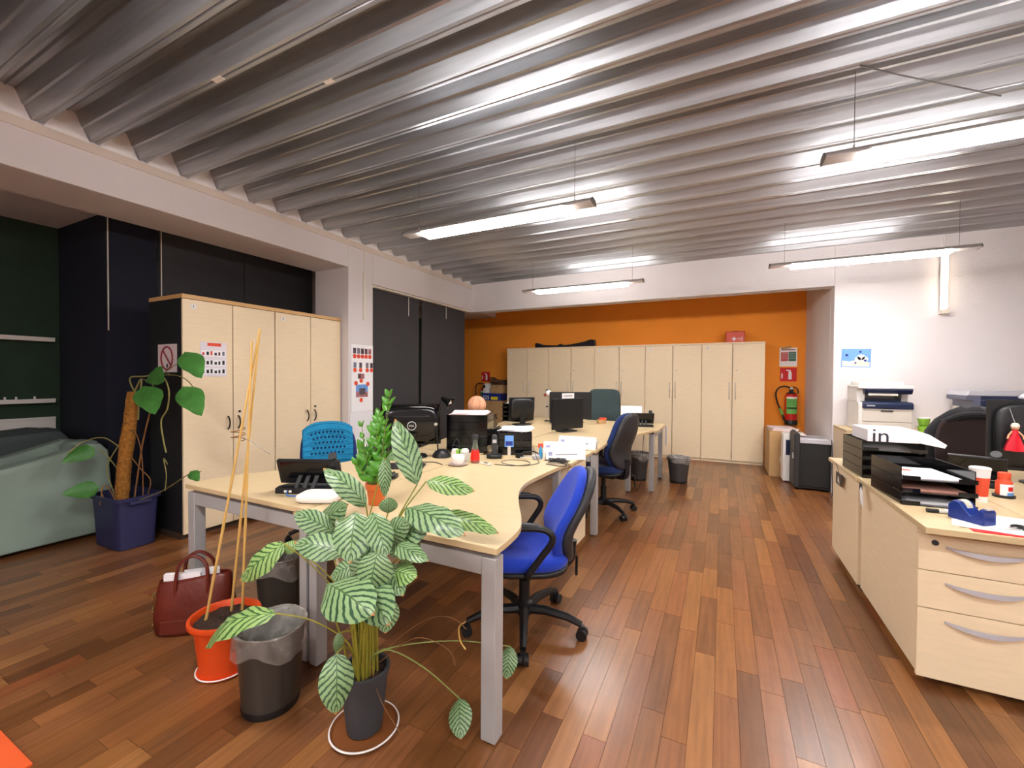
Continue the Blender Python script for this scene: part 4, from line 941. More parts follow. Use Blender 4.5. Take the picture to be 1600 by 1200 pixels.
def letter_trays(label, loc, rotz, nt_, W=0.27, D=0.36, pitch=0.062, m=BLACKG, contents=(), group='letter tray stacks'):
    t = thing('letter_trays', label, 'letter tray', loc, rotz, group)
    for k in range(nt_):
        z = k * pitch; b = MB()
        b.box(-W / 2, W / 2, -D / 2, D / 2, z, z + 0.004); b.box(-W / 2, -W / 2 + 0.004, -D / 2 + 0.02, D / 2, z, z + pitch - 0.0015); b.box(W / 2 - 0.004, W / 2, -D / 2 + 0.02, D / 2, z, z + pitch - 0.0015)
        b.box(-W / 2, W / 2, D / 2 - 0.004, D / 2, z, z + pitch - 0.0015)
        b.box(-W / 2, -W / 4, -D / 2, -D / 2 + 0.004, z, z + 0.022); b.box(W / 4, W / 2, -D / 2, -D / 2 + 0.004, z, z + 0.022)
        tr = b.build('tray', m, t, bevel=0.0015)
        for x in (-W / 2 + 0.02, W / 2 - 0.02):
            for y in (-D / 2 + 0.05, D / 2 - 0.04): MB().box(x - 0.008, x + 0.008, y - 0.008, y + 0.008, z + pitch - 0.012, z + pitch + 0.001).build('stack_peg', m, tr) if k < nt_ - 1 else None
    return t
def paper_sheet(label, loc, rotz, W=0.21, D=0.297, th=0.004, m=PAPER, name='paper_stack', lines=0, tilt=(0, 0), group=None, cat='paper', skew=0.0, red=False):
    t = thing(name, label, cat, loc, rotz, group)
    t.rotation_euler = (tilt[0], tilt[1], rotz)
    ns = 4
    for k in range(ns):
        a = (k - 1.5) * skew
        B(-W / 2, W / 2, -D / 2, D / 2, th * k / ns, th * (k + 0.96) / ns).build('sheet', m, t, rot=(0, 0, a))
    for q in range(lines):
        B(-W * 0.36, W * (0.36 if q % 3 else 0.1), -0.0018, 0.0018, 0, 0.0003).build('printed_line', INK, t, loc=(0, D * 0.36 - q * D * 0.72 / max(1, lines), th))
    if red: MB().lathe([(0.03, 0), (0.001, 0.0003)], n=16).build('red_stamp', CORAL, t, loc=(-W * 0.2, D * 0.2, th))
    return t
# left side trays
letter_trays('tall black letter tray stack beside the desk lamp', (-1.93, 3.12, ZD), PI + 0.35, 5, W=0.34, D=0.36, pitch=0.062)
paper_sheet('pinkish papers on top of the tall black tray stack', (-1.93, 3.11, ZD + 0.311), 0.45, 0.30, 0.36, 0.012, PAPERP, skew=0.05, lines=2)
letter_trays('low black letter tray stack by the blue photo card', (-1.55, 3.20, ZD), PI + 0.45, 3, W=0.27, D=0.36, pitch=0.06)
paper_sheet('white paper pile on the low black tray stack', (-1.55, 3.23, ZD + 0.181), 0.3, 0.25, 0.30, 0.014, PAPER, skew=0.08, lines=5)
letter_trays('black letter tray stack at the middle left desk under the ball', (-2.2, 3.66, ZD), PI + 0.1, 4, W=0.30, D=0.36, pitch=0.062)
letter_trays('black letter tray stack next to the small turned monitor', (-2.62, 5.5, ZD), 0.0, 4, W=0.34, D=0.34, pitch=0.062)
paper_sheet('loose papers topping the far left black trays', (-2.62, 5.5, ZD + 0.25), 0.2, 0.27, 0.32, 0.02, PAPER, skew=0.06)
letter_trays('open black tray with folders between the tray stacks', (-1.80, 3.60, ZD), PI + 0.3, 3, W=0.25, D=0.34, pitch=0.05, m=BLACKP)
t = thing('woven_ball', 'peach striped ball resting on black trays', 'ball', (-2.2, 3.66, ZD + 0.2485))
bp = MB(); bp.lathe([(0.092 * math.sin(PI * k / 14) + 0.0006, 0.092 - 0.092 * math.cos(PI * k / 14)) for k in range(15)], n=28); bp.build('ball_skin', SKIN, t, smooth=True, ang=80)
for k in range(4):
    a = k * PI / 4
    MB().tube([(0.0925 * math.sin(q) * math.cos(a), 0.0925 * math.sin(q) * math.sin(a), 0.092 + 0.0925 * math.cos(q)) for q in [2 * PI * j / 32 for j in range(33)]], 0.002, 5, cap=False).build('seam', mat('ball seam', (168, 104, 78), 0.8), t)
t = thing('photo_card', 'small light blue photo card leaning on the low trays', 'card', (-1.50, 2.99, ZD), 0.45)
B(-0.035, 0.035, -0.002, 0.002, 0.07, 0.16).build('card', BLUEPH, t, rot=(-0.15, 0, 0)); B(-0.028, 0.028, -0.0026, -0.002, 0.08, 0.115).build('print', ROYALP, t, rot=(-0.15, 0, 0)); B(-0.012, 0.012, 0.0, 0.03, 0, 0.075).build('card_stand', CREAMP, t)

def task_lamp(label, loc, rotz, h=0.42):
    t = thing('desk_lamp', label, 'desk lamp', loc, rotz)
    MB().lathe([(0.07, 0), (0.074, 0.006), (0.066, 0.026), (0.05, 0.045), (0.026, 0.058), (0.004, 0.062)], n=28).build('base', BLACKP, t, smooth=True)
    MB().tube([(0.03, 0, 0.05), (0.045, 0, h * 0.55)], 0.005, 6).build('lower_arm', BLACKP, t)
    MB().cyl((0.045, -0.012, h * 0.55), (0.045, 0.012, h * 0.55), 0.012, n=10).build('joint', CHROME, t, smooth=True)
    MB().tube([(0.045, 0, h * 0.55), (0.0, 0, h * 0.98)], 0.005, 6).build('upper_arm', BLACKP, t)
    MB().lathe([(0.012, 0.0), (0.022, -0.02), (0.026, -0.05), (0.05, -0.085), (0.047, -0.084), (0.02, -0.048)], n=22).build('shade', BLACKG, t, smooth=True, loc=(0, 0, h), rot=(0, 1.05, 0))
    MB().lathe([(0.001, -0.045), (0.018, -0.06), (0.018, -0.075), (0.001, -0.09)], n=14).build('bulb', PORC, t, smooth=True, loc=(0, 0, h), rot=(0, 1.05, 0))
    return t
task_lamp('black desk lamp with domed foot beside the glossy monitor', (-1.945, 2.71, ZD), PI + 0.3, 0.46)
# cup, bottle, jar
t = thing('teacup', 'white bowl-shaped cup on its saucer on the near desk', 'cup', (-1.66, 2.51, ZD))
MB().lathe([(0.04, 0), (0.066, 0.008), (0.068, 0.012), (0.04, 0.006), (0.02, 0.006)], n=32).build('saucer', mat('lilac porcelain', (196, 176, 172), 0.35), t, smooth=True)
MB().lathe([(0.03, 0.0065), (0.044, 0.02), (0.048, 0.045), (0.045, 0.068), (0.041, 0.072), (0.038, 0.07), (0.04, 0.045), (0.03, 0.02)], n=30).build('cup_body', PORC, t, smooth=True)
MB().lathe([(0.039, 0.062), (0.002, 0.064)], n=24, cap0=False).build('contents', PORC, t, smooth=True)
t = thing('drink_bottle', 'clear bottle with red drink left in the bottom', 'bottle', (-1.6, 2.64, ZD))
MB().lathe([(0.03, 0), (0.033, 0.004), (0.033, 0.03), (0.03, 0.075), (0.018, 0.13), (0.016, 0.17), (0.018, 0.175)], n=26).build('glass', GLASS, t, smooth=True)
MB().lathe([(0.031, 0.0045), (0.034, 0.03), (0.031, 0.075), (0.024, 0.1), (0.001, 0.101)], n=26).build('red_liquid', REDL, t, smooth=True)
MB().lathe([(0.021, 0.17), (0.022, 0.175), (0.022, 0.198), (0.019, 0.202), (0.001, 0.203)], n=22).build('cap', CHARC, t, smooth=True)
t = thing('glass_jar', 'small jar with white domed lid behind the teacup', 'jar', (-1.70, 2.66, ZD))
MB().lathe([(0.028, 0), (0.032, 0.004), (0.032, 0.06), (0.027, 0.068)], n=24).build('jar_body', mat('frosted jar', (206, 214, 200), 0.3), t, smooth=True)
MB().lathe([(0.03, 0.066), (0.031, 0.075), (0.022, 0.09), (0.001, 0.094)], n=24).build('lid', PORC, t, smooth=True)
# cordless phone on its charger
t = thing('cordless_phone', 'black cordless handset standing in its charger', 'telephone', (-1.56, 2.86, ZD), 0.5)
MB().pad(sup(0.12, 0.10, 3, 24), 0.03, 0.012).build('charger', BLACKP, t, smooth=True, ang=70)
MB().pad(sup(0.048, 0.16, 4, 24), 0.03, 0.012, lambda x, y, h: (x, h - 0.015 + y * 0.12, 0.1 + y)).build('handset', CHARC, t, smooth=True, ang=70)
B(-0.015, 0.015, -0.026, -0.0245, 0.12, 0.145).build('display', SILV, t)
t = thing('desk_headset', 'black and silver headset lying beside the cordless handset', 'headset', (-1.33, 2.97, ZD))
MB().tube(spline([(-0.07, 0, 0.02), (-0.06, 0.06, 0.03), (0.0, 0.09, 0.04), (0.06, 0.06, 0.03), (0.07, 0, 0.02)], 6), 0.006, 6).build('headband', BLACKP, t, smooth=True)
for s in (-1, 1): MB().lathe([(0.03, 0), (0.034, 0.008), (0.03, 0.03), (0.01, 0.034)], n=18).build('ear_cup', BLACKP if s < 0 else SILV, t, smooth=True, loc=(0.07 * s, 0, 0))
MB().tube(spline([(0.07, 0, 0.02), (0.02, -0.05, 0.02), (-0.03, -0.07, 0.015)], 5), 0.0035, 6).build('microphone_arm', SILV, t, smooth=True)
t = thing('usb_stick', 'thin pale card reader lying before the cordless handset', 'gadget', (-1.5, 2.62, ZD), -0.35)
B(-0.05, 0.05, -0.018, 0.018, 0, 0.011).build('reader_body', CREAMP, t, bevel=0.003); B(-0.018, 0.018, -0.008, 0.008, 0.011, 0.014).build('reader_slot', BRONZE, t); B(0.05, 0.062, -0.007, 0.007, 0.002, 0.009).build('plug', SILV, t)
def cable(label, pts, r=0.0025, m=BLACKP):
    o = MB().tube(spline(pts, 6), r, 6).build('cable', m, smooth=True); return tag(o, label, 'cable', 'loose cables')
z0 = ZD + 0.003
cable('thin looped grey cable on the near desk by the reader', [(-1.44, 2.64, z0), (-1.3, 2.66, z0), (-1.22, 2.76, z0), (-1.3, 2.86, z0), (-1.42, 2.8, z0 + 0.004), (-1.4, 2.68, z0 + 0.006), (-1.24, 2.66, z0 + 0.005), (-1.18, 2.82, z0), (-1.22, 2.9, z0 + 0.01), (-1.3, 3.0, z0 + 0.08)], 0.0025, CHARC)
rk = random.Random(5); tang = []
for k in range(26):
    a = k * 1.9; tang.append((-1.06 + 0.07 * math.cos(a) + rk.uniform(-.02, .02), 2.90 + 0.05 * math.sin(a * 1.1) + rk.uniform(-.02, .02), z0 + 0.004 + 0.02 * abs(math.sin(k * 1.3))))
cable('tangled black cable bundle in front of the folded name cards', tang + [(-0.98, 2.86, z0), (-1.0, 2.8, z0), (-1.12, 2.82, z0)], 0.003)
cable('black lead running from the domed lamp foot to the saucer', [(-2.12, 2.52, z0), (-1.98, 2.46, z0), (-1.86, 2.50, z0), (-1.76, 2.46, z0)], 0.003)
cable('arched black lead beside the desk lamp', [(-1.93, 2.80, z0), (-1.90, 2.82, z0 + 0.1), (-1.86, 2.80, z0 + 0.13), (-1.825, 2.78, z0 + 0.08), (-1.82, 2.76, z0)], 0.003)
t = thing('sticky_notes', 'lime green and white note block by the lamp foot', 'notepad', (-1.91, 2.87, ZD), 0.3)
B(-0.035, 0.0, -0.03, 0.03, 0, 0.04).build('white_block', PAPER, t); B(0.002, 0.045, -0.03, 0.03, 0, 0.036).build('green_block', LIMEP, t)
# keyboard
def keyboard(label, loc, rotz):
    t = thing('keyboard', label, 'keyboard', loc, rotz)
    B(-0.22, 0.22, -0.07, 0.07, 0, 0.014).build('keyboard_body', BLACKP, t, bevel=0.004)
    km = B(-0.0085, 0.0085, -0.0085, 0.0085, 0, 0.006).mesh('key', CHARC)
    for r in range(5):
        for c in range(20):
            o = bpy.data.objects.new('key', km); COL.objects.link(o); o.parent = t; o.location = (-0.2 + c * 0.021, -0.048 + r * 0.023, 0.0135)
    return t
keyboard('black keyboard on the left desk behind the zz plant', (-2.02, 2.24, ZD), 0.5)
t = thing('computer_mouse', 'black mouse on the left desk near the keyboard', 'mouse', (-1.80, 2.0, ZD), 0.4)
MB().pad(sup(0.06, 0.1, 2.4, 20), 0.032, 0.028, lambda x, y, h: (x, y, h * (1 - 0.25 * (y / 0.05) ** 2))).build('mouse_shell', BLACKP, t, smooth=True, ang=80); B(-0.004, 0.004, 0.015, 0.035, 0.026, 0.033).build('scroll_wheel', CHARC, t)
# pen pot
t = thing('pen_pot', 'pen pot with orange scissors beside the zz plant', 'pen pot', (-1.76, 1.80, ZD))
MB().lathe([(0.034, 0), (0.036, 0.004), (0.04, 0.1), (0.037, 0.1), (0.033, 0.008)], n=26).build('pot', mat('smoky plastic', (96, 84, 78), 0.3), t, smooth=True)
for x, y, dx, dy, l, m in ((0.01, 0, 0.02, 0.0, 0.16, BAMBOO), (-0.015, 0.01, -0.02, 0.01, 0.14, LIMEP), (0.0, -0.012, 0.03, -0.01, 0.15, CREAMP), (0.015, 0.01, 0.05, 0.02, 0.145, NAVYP)):
    MB().tube([(x, y, 0.008), (x + dx * 0.3, y + dy * 0.3, l)], 0.0045, 6).build('pen', m, t)
for s in (-1, 1):
    MB().tube([(-0.02 + 0.016 * s + 0.016 * math.cos(a), 0.0, 0.155 + 0.026 * math.sin(a)) for a in [2 * PI * k / 18 for k in range(19)]], 0.004, 6, cap=False).build('scissor_grip', mat('pale blue plastic', (120, 160, 190), 0.4), t, smooth=True)
MB().tube([(-0.005, 0.0, 0.02), (-0.02, 0, 0.13)], 0.004, 6).build('scissor_blade', CHROME, t)
B(-0.014, 0.012, 0.006, 0.02, 0.08, 0.2).build('glue_stick', mat('caramel plastic', (176, 104, 48), 0.5), t, bevel=0.005, rot=(0, -0.18, 0))
# desk phones
def desk_phone(label, loc, rotz, W=0.30):
    t = thing('desk_phone', label, 'telephone', loc, rotz, 'black desk phones')   # back towards -Y
    MB().prism([(-0.085, 0.0), (0.10, 0.0), (0.10, 0.02), (-0.05, 0.035), (-0.085, 0.03)], -W / 2 + 0.02, W / 2 - 0.02, lambda a, b, c: (c, a, b)).build('foot', BLACKP, t, bevel=0.003)
    p = MB().box(-W / 2, W / 2, -0.012, 0.012, -0.07, 0.07).build('panel', BLACKP, t, bevel=0.005, loc=(0, -0.01, 0.105), rot=(0.32, 0, 0))
    B(-W / 2 + 0.03, W / 2 - 0.09, 0.012, 0.0135, 0.0, 0.055).build('display', SCREEN, p)
    B(-W / 2 + 0.02, W / 2 - 0.02, -0.0135, -0.012, -0.035, 0.06).build('back_plate', BLACKG, p)
    MB().tube(spline([(W / 2 - 0.045, 0.02, 0.085), (W / 2 - 0.045, 0.03, 0.06), (W / 2 - 0.045, 0.022, -0.03), (W / 2 - 0.045, 0.02, -0.07)], 4), [0.024, 0.024, 0.022, 0.018, 0.016, 0.015, 0.014, 0.014, 0.016, 0.018, 0.02, 0.022, 0.024], 10).build('handset', CHARC, p, smooth=True)
    for x in (-0.045, 0.0, 0.045):
        MB().prism([(-0.085, 0.02), (-0.07, 0.02), (-0.012, 0.085), (-0.026, 0.085)], -0.011, 0.011, lambda a, b, c, x=x: (c + x, a, b)).build('stand_rib', CHARC, t, bevel=0.002)
    for k, x in enumerate((-0.1, -0.075)): B(x, x + 0.015, -0.087, -0.085, 0.008, 0.02).build('socket', WHITEP, t)
    return t
desk_phone('black desk phone seen from behind on the near left desk corner', (-2.0, 1.585, ZD), 0.42, 0.34)
desk_phone('black desk phone on the end of the far cross desk', (-0.92, 5.62, ZD), 0.35, 0.30)
t = thing('network_box', 'flat white rounded box in front of the near desk phone', 'router', (-1.79, 1.475, ZD), 0.42)
MB().pad(sup(0.21, 0.145, 5, 32), 0.036, 0.014, lambda x, y, h: (x, y, h + 0.004)).build('casing', WHITEP, t, smooth=True, ang=70)
MB().pad(sup(0.19, 0.125, 5, 32), 0.006, 0.002).build('foot_plate', CHARC, t)
cable('short blue lead plugged into the near desk phone', [(-2.03, 1.465, ZD + 0.02), (-2.0, 1.44, z0 + 0.004), (-1.96, 1.46, z0), (-1.91, 1.44, z0)], 0.003, mat('blue lead', (40, 110, 200), 0.5))
# folded name cards
def tent_card(label, loc, rotz, L, h, lines=2, accent=None):
    t = thing('name_card', label, 'name card', loc, rotz, 'folded paper name cards')
    s = 0.042
    B(-L / 2, L / 2, -0.0012, 0.0012, 0, math.hypot(h, s)).build('front_face', PAPER, t, loc=(0, -s, 0), rot=(-math.atan2(s, h), 0, 0))
    B(-L / 2, L / 2, -0.0012, 0.0012, 0, math.hypot(h, s)).build('rear_face', PAPER, t, loc=(0, s, 0), rot=(math.atan2(s, h), 0, 0))
    f = [c for c in t.children if c.name.startswith('front')][0]
    B(-L * 0.26, L * 0.3, -0.0018, -0.0012, h * 0.42, h * 0.52).build('printed_line', INK, f); B(-L * 0.44, -L * 0.34, -0.0018, -0.0012, h * 0.4, h * 0.75).build('printed_mark', mat('lilac ink', (150, 150, 190), 0.8), f)
    if accent: B(L / 2 - 0.03, L / 2, -0.002, -0.0012, h * 0.1, h * 0.7).build('print', accent, f)
    return t
tent_card('folded white name card nearest the tangled cables', (-1.07, 3.085, ZD), 0.55, 0.30, 0.085)
tent_card('folded white name card in the middle of three', (-1.16, 3.33, ZD), 0.28, 0.34, 0.09)
tent_card('folded white name card furthest back by the dark blue chair', (-1.14, 3.62, ZD), 0.1, 0.33, 0.10)
t = thing('paste_tube', 'light blue and white tube standing by the folded cards', 'tube', (-1.235, 3.0, ZD), 0.6)
MB().lathe([(0.013, 0), (0.014, 0.02), (0.016, 0.025), (0.012, 0.07), (0.004, 0.1)], n=14).build('tube_body', mat('sky blue print', (60, 160, 220), 0.4), t, smooth=True); B(-0.02, 0.02, -0.003, 0.003, 0.085, 0.115).build('crimp', CORAL, t)
paper_sheet('grey flat document behind the folded cards', (-1.2, 3.95, ZD), 0.15, 0.3, 0.2, 0.012, mat('grey document', (206, 200, 196), 0.7))
t = thing('monitor_name_card', 'white name strip standing on the big dark monitor', 'name card', (-1.58, 4.66, ZD + 0.3805), math.atan2(0.86, 0.51))
B(-0.09, 0.09, 0.004, 0.007, 0, 0.06).build('card', PAPER, t); B(-0.06, 0.06, 0.0032, 0.004, 0.025, 0.035).build('printed_line', INK, t)
t = thing('paper_notice', 'white sheet propped up behind the far desk phone', 'paper', (-1.12, 6.0, ZD), 0.2)
B(-0.14, 0.14, -0.001, 0.001, 0, 0.235).build('sheet', PAPER, t, rot=(-0.12, 0, 0)); MB().prism([(0.0, 0.0), (0.06, 0.0), (0.018, 0.16)], -0.01, 0.01, lambda a, b, c: (c, a + 0.002, b)).build('stand', CREAMP, t)
t = thing('tape_rolls', 'brown and red tape rolls on the far cross desk', 'tape', (-1.47, 5.72, ZD))
MB().lathe([(0.06, 0), (0.06, 0.05), (0.035, 0.05), (0.035, 0)], n=26, cap0=False, cap1=False).build('brown_roll', KRAFT, t, smooth=True)
MB().lathe([(0.05, 0.05), (0.05, 0.075), (0.03, 0.075), (0.03, 0.05)], n=26, cap0=False, cap1=False).build('red_roll', CORAL, t, smooth=True, loc=(0.02, 0.01, 0))
t = thing('memo_clip', 'tall memo clip holding a black and white toy on the far desk', 'memo clip', (-2.22, 5.62, ZD))
MB().lathe([(0.04, 0), (0.04, 0.012), (0.006, 0.02)], n=20).build('base', BLACKP, t, smooth=True); MB().cyl((0, 0, 0.015), (0.01, 0, 0.34), 0.004, n=6).build('rod', SILV, t)
for x, z, r, m in ((0.02, 0.40, 0.042, PORC), (0.0, 0.435, 0.02, BLACKP), (0.055, 0.385, 0.02, BLACKP), (-0.03, 0.375, 0.024, mat('rust toy', (150, 70, 56), 0.7)), (0.02, 0.36, 0.018, SKIN)):
    MB().lathe([(r * math.sin(PI * k / 8) + 0.0005, -r * math.cos(PI * k / 8)) for k in range(9)], (x, 0, z), 14).build('toy_piece', m, t, smooth=True, ang=80)
B(-0.015, 0.015, -0.01, 0.01, 0.2, 0.215).build('clip', BLACKP, t)
cable('black charging cable curled beside the memo clip', [(-1.9, 5.62, z0), (-1.8, 5.6, z0), (-1.7, 5.7, z0), (-1.85, 5.78, z0), (-2.02, 5.7, z0)], 0.003)
t = thing('desk_calendar', 'small black calendar stand by the far memo clip', 'calendar', (-2.08, 5.5, ZD), 0.5)
MB().prism([(-0.04, 0), (0.04, 0), (0.012, 0.11), (0.004, 0.11)], -0.05, 0.05, lambda a, b, c: (c, a, b)).build('stand', BLACKP, t)
cable('dark lead hanging under the cross desk to the floor', [(-0.83, 5.24, 0.70), (-0.84, 5.22, 0.5), (-0.83, 5.21, 0.25), (-0.9, 5.2, 0.006), (-1.05, 5.3, 0.006)], 0.004, CHARC)
t = thing('lanyard', 'pale blue lanyard hanging at the cross desk corner', 'lanyard', (-0.672, 6.0, 0.46))
MB().tube([(0.004, -0.01, 0.255), (0.006, -0.012, 0.12), (0.006, 0, 0.02), (0.006, 0.014, 0.12), (0.004, 0.012, 0.255)], 0.006, 6).build('ribbon', mat('lilac ribbon', (170, 175, 215), 0.8), t)
B(0.0, 0.012, -0.012, 0.012, 0, 0.03).build('clip', SILV, t)
B(-0.01, 0.01, -0.015, 0.015, 0.25, 0.262).build('hook', SILV, t)

# ------------------------------------------------------------------ right-hand desk items
letter_trays('tall smoked letter tray stack at the right under the white box', (0.945, 3.58, ZD), 0.04, 4, W=0.31, D=0.42, pitch=0.058, m=mat('smoked black plastic', (40, 38, 34), 0.25))
t = thing('product_box', 'white carton with a large dark print on the tray stack', 'box', (0.94, 3.53, ZD + 0.2325), 0.04)
B(-0.125, 0.125, -0.15, 0.15, 0, 0.075).build('carton', mat('white carton', (240, 236, 240), 0.6), t, bevel=0.002)
text_mesh('in', 0.13, 'lettering', INKD, t, (-0.06, -0.1508, 0.034), (PI / 2, 0, 0), 0.0005)
MB().prism([(0.0, 0.0), (0.12, -0.02), (0.13, 0.0), (0.05, 0.055), (0.0, 0.072)], 0, 0.002, lambda a, b, c: (0.127 + a * 0.9, -0.13 + c - a * 0.3, b + 0.002 )).build('open_flap', PAPER, t)
B(-0.06, 0.07, -0.09, 0.08, 0.075, 0.0765).build('carton_print', PAPERP, t)
letter_trays('glossy black letter tray stack in front with a red-stamped sheet', (0.935, 2.95, ZD), 0.06, 3, W=0.28, D=0.40, pitch=0.062)
paper_sheet('white sheet with red stamp in the front tray', (0.935, 2.93, ZD + 0.1285), 0.1, 0.22, 0.31, 0.006, PAPER, red=True, lines=0)
paper_sheet('salmon papers in the middle front tray', (0.935, 2.945, ZD + 0.0665), 0.06, 0.24, 0.32, 0.01, mat('salmon paper', (226, 168, 148), 0.8))
paper_sheet('white papers in the bottom front tray', (0.935, 2.94, ZD + 0.0045), 0.1, 0.23, 0.31, 0.012, PAPER, skew=0.04)
t = thing('paper_cup', 'tall red and white paper cup behind the front trays', 'cup', (1.185, 3.0, ZD))
MB().lathe([(0.028, 0), (0.029, 0.002), (0.030, 0.03)], n=26, cap1=False).build('white_base', PAPER, t, smooth=True); MB().lathe([(0.030, 0.03), (0.036, 0.125)], n=26, cap0=False, cap1=False).build('red_sleeve', CORAL, t, smooth=True)
MB().lathe([(0.036, 0.125), (0.039, 0.165)], n=26, cap0=False, cap1=False).build('white_band', PAPER, t, smooth=True); MB().lathe([(0.041, 0.163), (0.041, 0.172), (0.036, 0.176), (0.001, 0.176)], n=26).build('lid', WHITEP, t, smooth=True)
t = thing('glue_bottle', 'red squeeze bottle with white and blue label at right', 'bottle', (1.345, 3.17, ZD))
MB().lathe([(0.042, 0.0), (0.043, 0.012), (0.036, 0.014)], n=24).build('dark_base', BLACKP, t, smooth=True); MB().lathe([(0.03, 0.004), (0.032, 0.008), (0.032, 0.08), (0.02, 0.1), (0.02, 0.105)], n=24).build('bottle_body', CORAL, t, smooth=True); MB().lathe([(0.024, 0.1), (0.025, 0.128), (0.02, 0.132), (0.001, 0.133)], n=20).build('cap', CORAL, t, smooth=True)
def arc_patch(r, z0_, z1_, a0, a1, m, nm, t):
    b = MB(); n_ = 12
    for k in range(n_ + 1):
        a = a0 + (a1 - a0) * k / n_
        for rr in (r, r - 0.001):
            for z in (z0_, z1_): b.v.append((rr * math.cos(a), rr * math.sin(a), z))
    for k in range(n_):
        q = 4 * k; b.f += [(q, q + 4, q + 5, q + 1), (q + 2, q + 3, q + 7, q + 6), (q + 1, q + 5, q + 7, q + 3), (q, q + 2, q + 6, q + 4)]
    b.f += [(0, 1, 3, 2), (4 * n_, 4 * n_ + 2, 4 * n_ + 3, 4 * n_ + 1)]
    return b.build(nm, m, t, smooth=True)
arc_patch(0.0333, 0.01, 0.072, -2.4, -0.2, PAPER, 'label_panel', t); arc_patch(0.0338, 0.012, 0.03, -1.6, -0.3, BLUEPH, 'label_print', t); arc_patch(0.0338, 0.038, 0.06, -1.5, -0.8, REDP, 'label_print', t)
t = thing('dark_mug', 'black mug beside the red squeeze bottle', 'mug', (1.44, 3.12, ZD)); MB().lathe([(0.034, 0), (0.036, 0.003), (0.038, 0.09), (0.035, 0.09), (0.033, 0.008)], n=24).build('mug_body', BLACKG, t, smooth=True)
MB().tube(spline([(0.036, 0, 0.075), (0.06, 0, 0.065), (0.06, 0, 0.035), (0.035, 0, 0.022)], 5), 0.005, 6).build('handle', BLACKG, t, smooth=True)
t = thing('tape_dispenser', 'dark blue tape dispenser on the right front papers', 'tape dispenser', (0.985, 2.545, ZD + 0.004), -0.95)
t.scale = (0.8, 1.25, 1.0)
MB().prism([(-0.085, 0.0), (0.075, 0.0), (0.075, 0.055), (0.06, 0.07), (0.045, 0.045), (0.02, 0.03), (-0.01, 0.055), (-0.03, 0.078), (-0.06, 0.082), (-0.085, 0.06)], -0.028, 0.028, lambda a, b, c: (a, c, b)).build('body', BLUET, t, bevel=0.004)
MB().cyl((-0.045, -0.012, 0.05), (-0.045, 0.012, 0.05), 0.036, n=24).build('tape_roll', mat('clear tape', (220, 214, 196), 0.2), t, smooth=True)
B(0.058, 0.077, -0.014, 0.014, 0.065, 0.072).build('cutter', CHROME, t)
t = thing('scissors', 'black-handled scissors on the right front papers', 'scissors', (1.075, 2.475, ZD + 0.0045), 0.5)
for s in (-1, 1):
    MB().tube([(0.055 + 0.022 * math.cos(a), 0.02 * s + 0.015 * math.sin(a), 0.005) for a in [2 * PI * k / 20 for k in range(21)]], 0.0045, 6, cap=False).build('grip', BLACKP, t, smooth=True)
    MB().prism([(0.03, 0.012 * s), (0.035, 0.004 * s), (-0.1, -0.004 * s), (-0.02, 0.006 * s)] if s > 0 else [(0.03, -0.012), (-0.02, -0.006), (-0.1, 0.004), (0.035, -0.004)], 0.003 + 0.002 * s, 0.0045 + 0.002 * s).build('blade', CHROME, t)
t = thing('marker_pen', 'white marker with black cap in front of the trays', 'marker', (0.925, 2.645, ZD + 0.0095), 0.1)
MB().cyl((-0.06, 0, 0), (-0.018, 0, 0), 0.0095, n=12).build('cap', BLACKP, t, smooth=True); MB().cyl((-0.018, 0, 0), (0.065, 0, 0), 0.0085, n=12).build('barrel', WHITEP, t, smooth=True)
paper_sheet('white papers under the tape dispenser', (1.06, 2.56, ZD), -0.25, 0.26, 0.30, 0.004, PAPER, skew=0.05, lines=3)
t = B(-0.1, 0.14, -0.02, 0.02, 0, 0.003).build('red_folder', REDP, loc=(1.03, 2.405, ZD), rot=(0, 0, -0.02)); tag(t, 'red folder edge sticking out below the papers', 'folder')
t = thing('webcam', 'silver grey webcam-like gadget on the right monitor', 'gadget', (1.67, 3.66, ZD + 0.5), 0.1)
MB().pad(sup(0.13, 0.07, 2.2, 26), 0.045, 0.03, lambda x, y, h: (x, y, h * (1 - 0.3 * (x / 0.065) ** 2))).build('casing', SILV, t, smooth=True, ang=80); MB().pad(sup(0.06, 0.03, 3, 20), 0.01, 0.004, lambda x, y, h: (x, -0.03 - h * 0.5, 0.02 + y)).build('lens', CHARC, t, smooth=True)
t = thing('red_figure', 'small figure in a red dress hanging on the right monitor', 'doll', (1.545, 3.545, 0.945), 0.0)
MB().lathe([(0.042, 0.0), (0.036, 0.03), (0.022, 0.075), (0.014, 0.1), (0.012, 0.12), (0.006, 0.125)], n=20, wob=lambda i, k, r, z: (r * (1 + 0.14 * math.sin(k * 1.9) * (i < 3)), z)).build('dress', mat('red satin', (206, 24, 44), 0.4), t, smooth=True)
MB().lathe([(0.017 * math.sin(PI * k / 8) + 0.0005, 0.138 - 0.017 * math.cos(PI * k / 8)) for k in range(9)], n=14).build('head', SKIN, t, smooth=True); MB().lathe([(0.018, 0.14), (0.019, 0.15), (0.012, 0.162), (0.001, 0.164)], n=14).build('hair', CREAMP, t, smooth=True)
for s in (-1, 1): MB().tube([(0.012 * s, 0, 0.115), (0.03 * s, -0.008, 0.09), (0.034 * s, -0.01, 0.07)], 0.0045, 6).build('arm', SKIN, t, smooth=True)
MB().cyl((0, 0, 0.16), (0, 0.06, 0.25), 0.0012, n=5).build('loop', WIRE, t)
desk_phone('black desk phone beside the jacket chair on the right desk', (1.36, 3.48, ZD), -0.4, 0.24)
t = thing('laptop', 'closed dark laptop on the right-hand desk edge', 'laptop', (1.42, 3.87, ZD), 0.1)
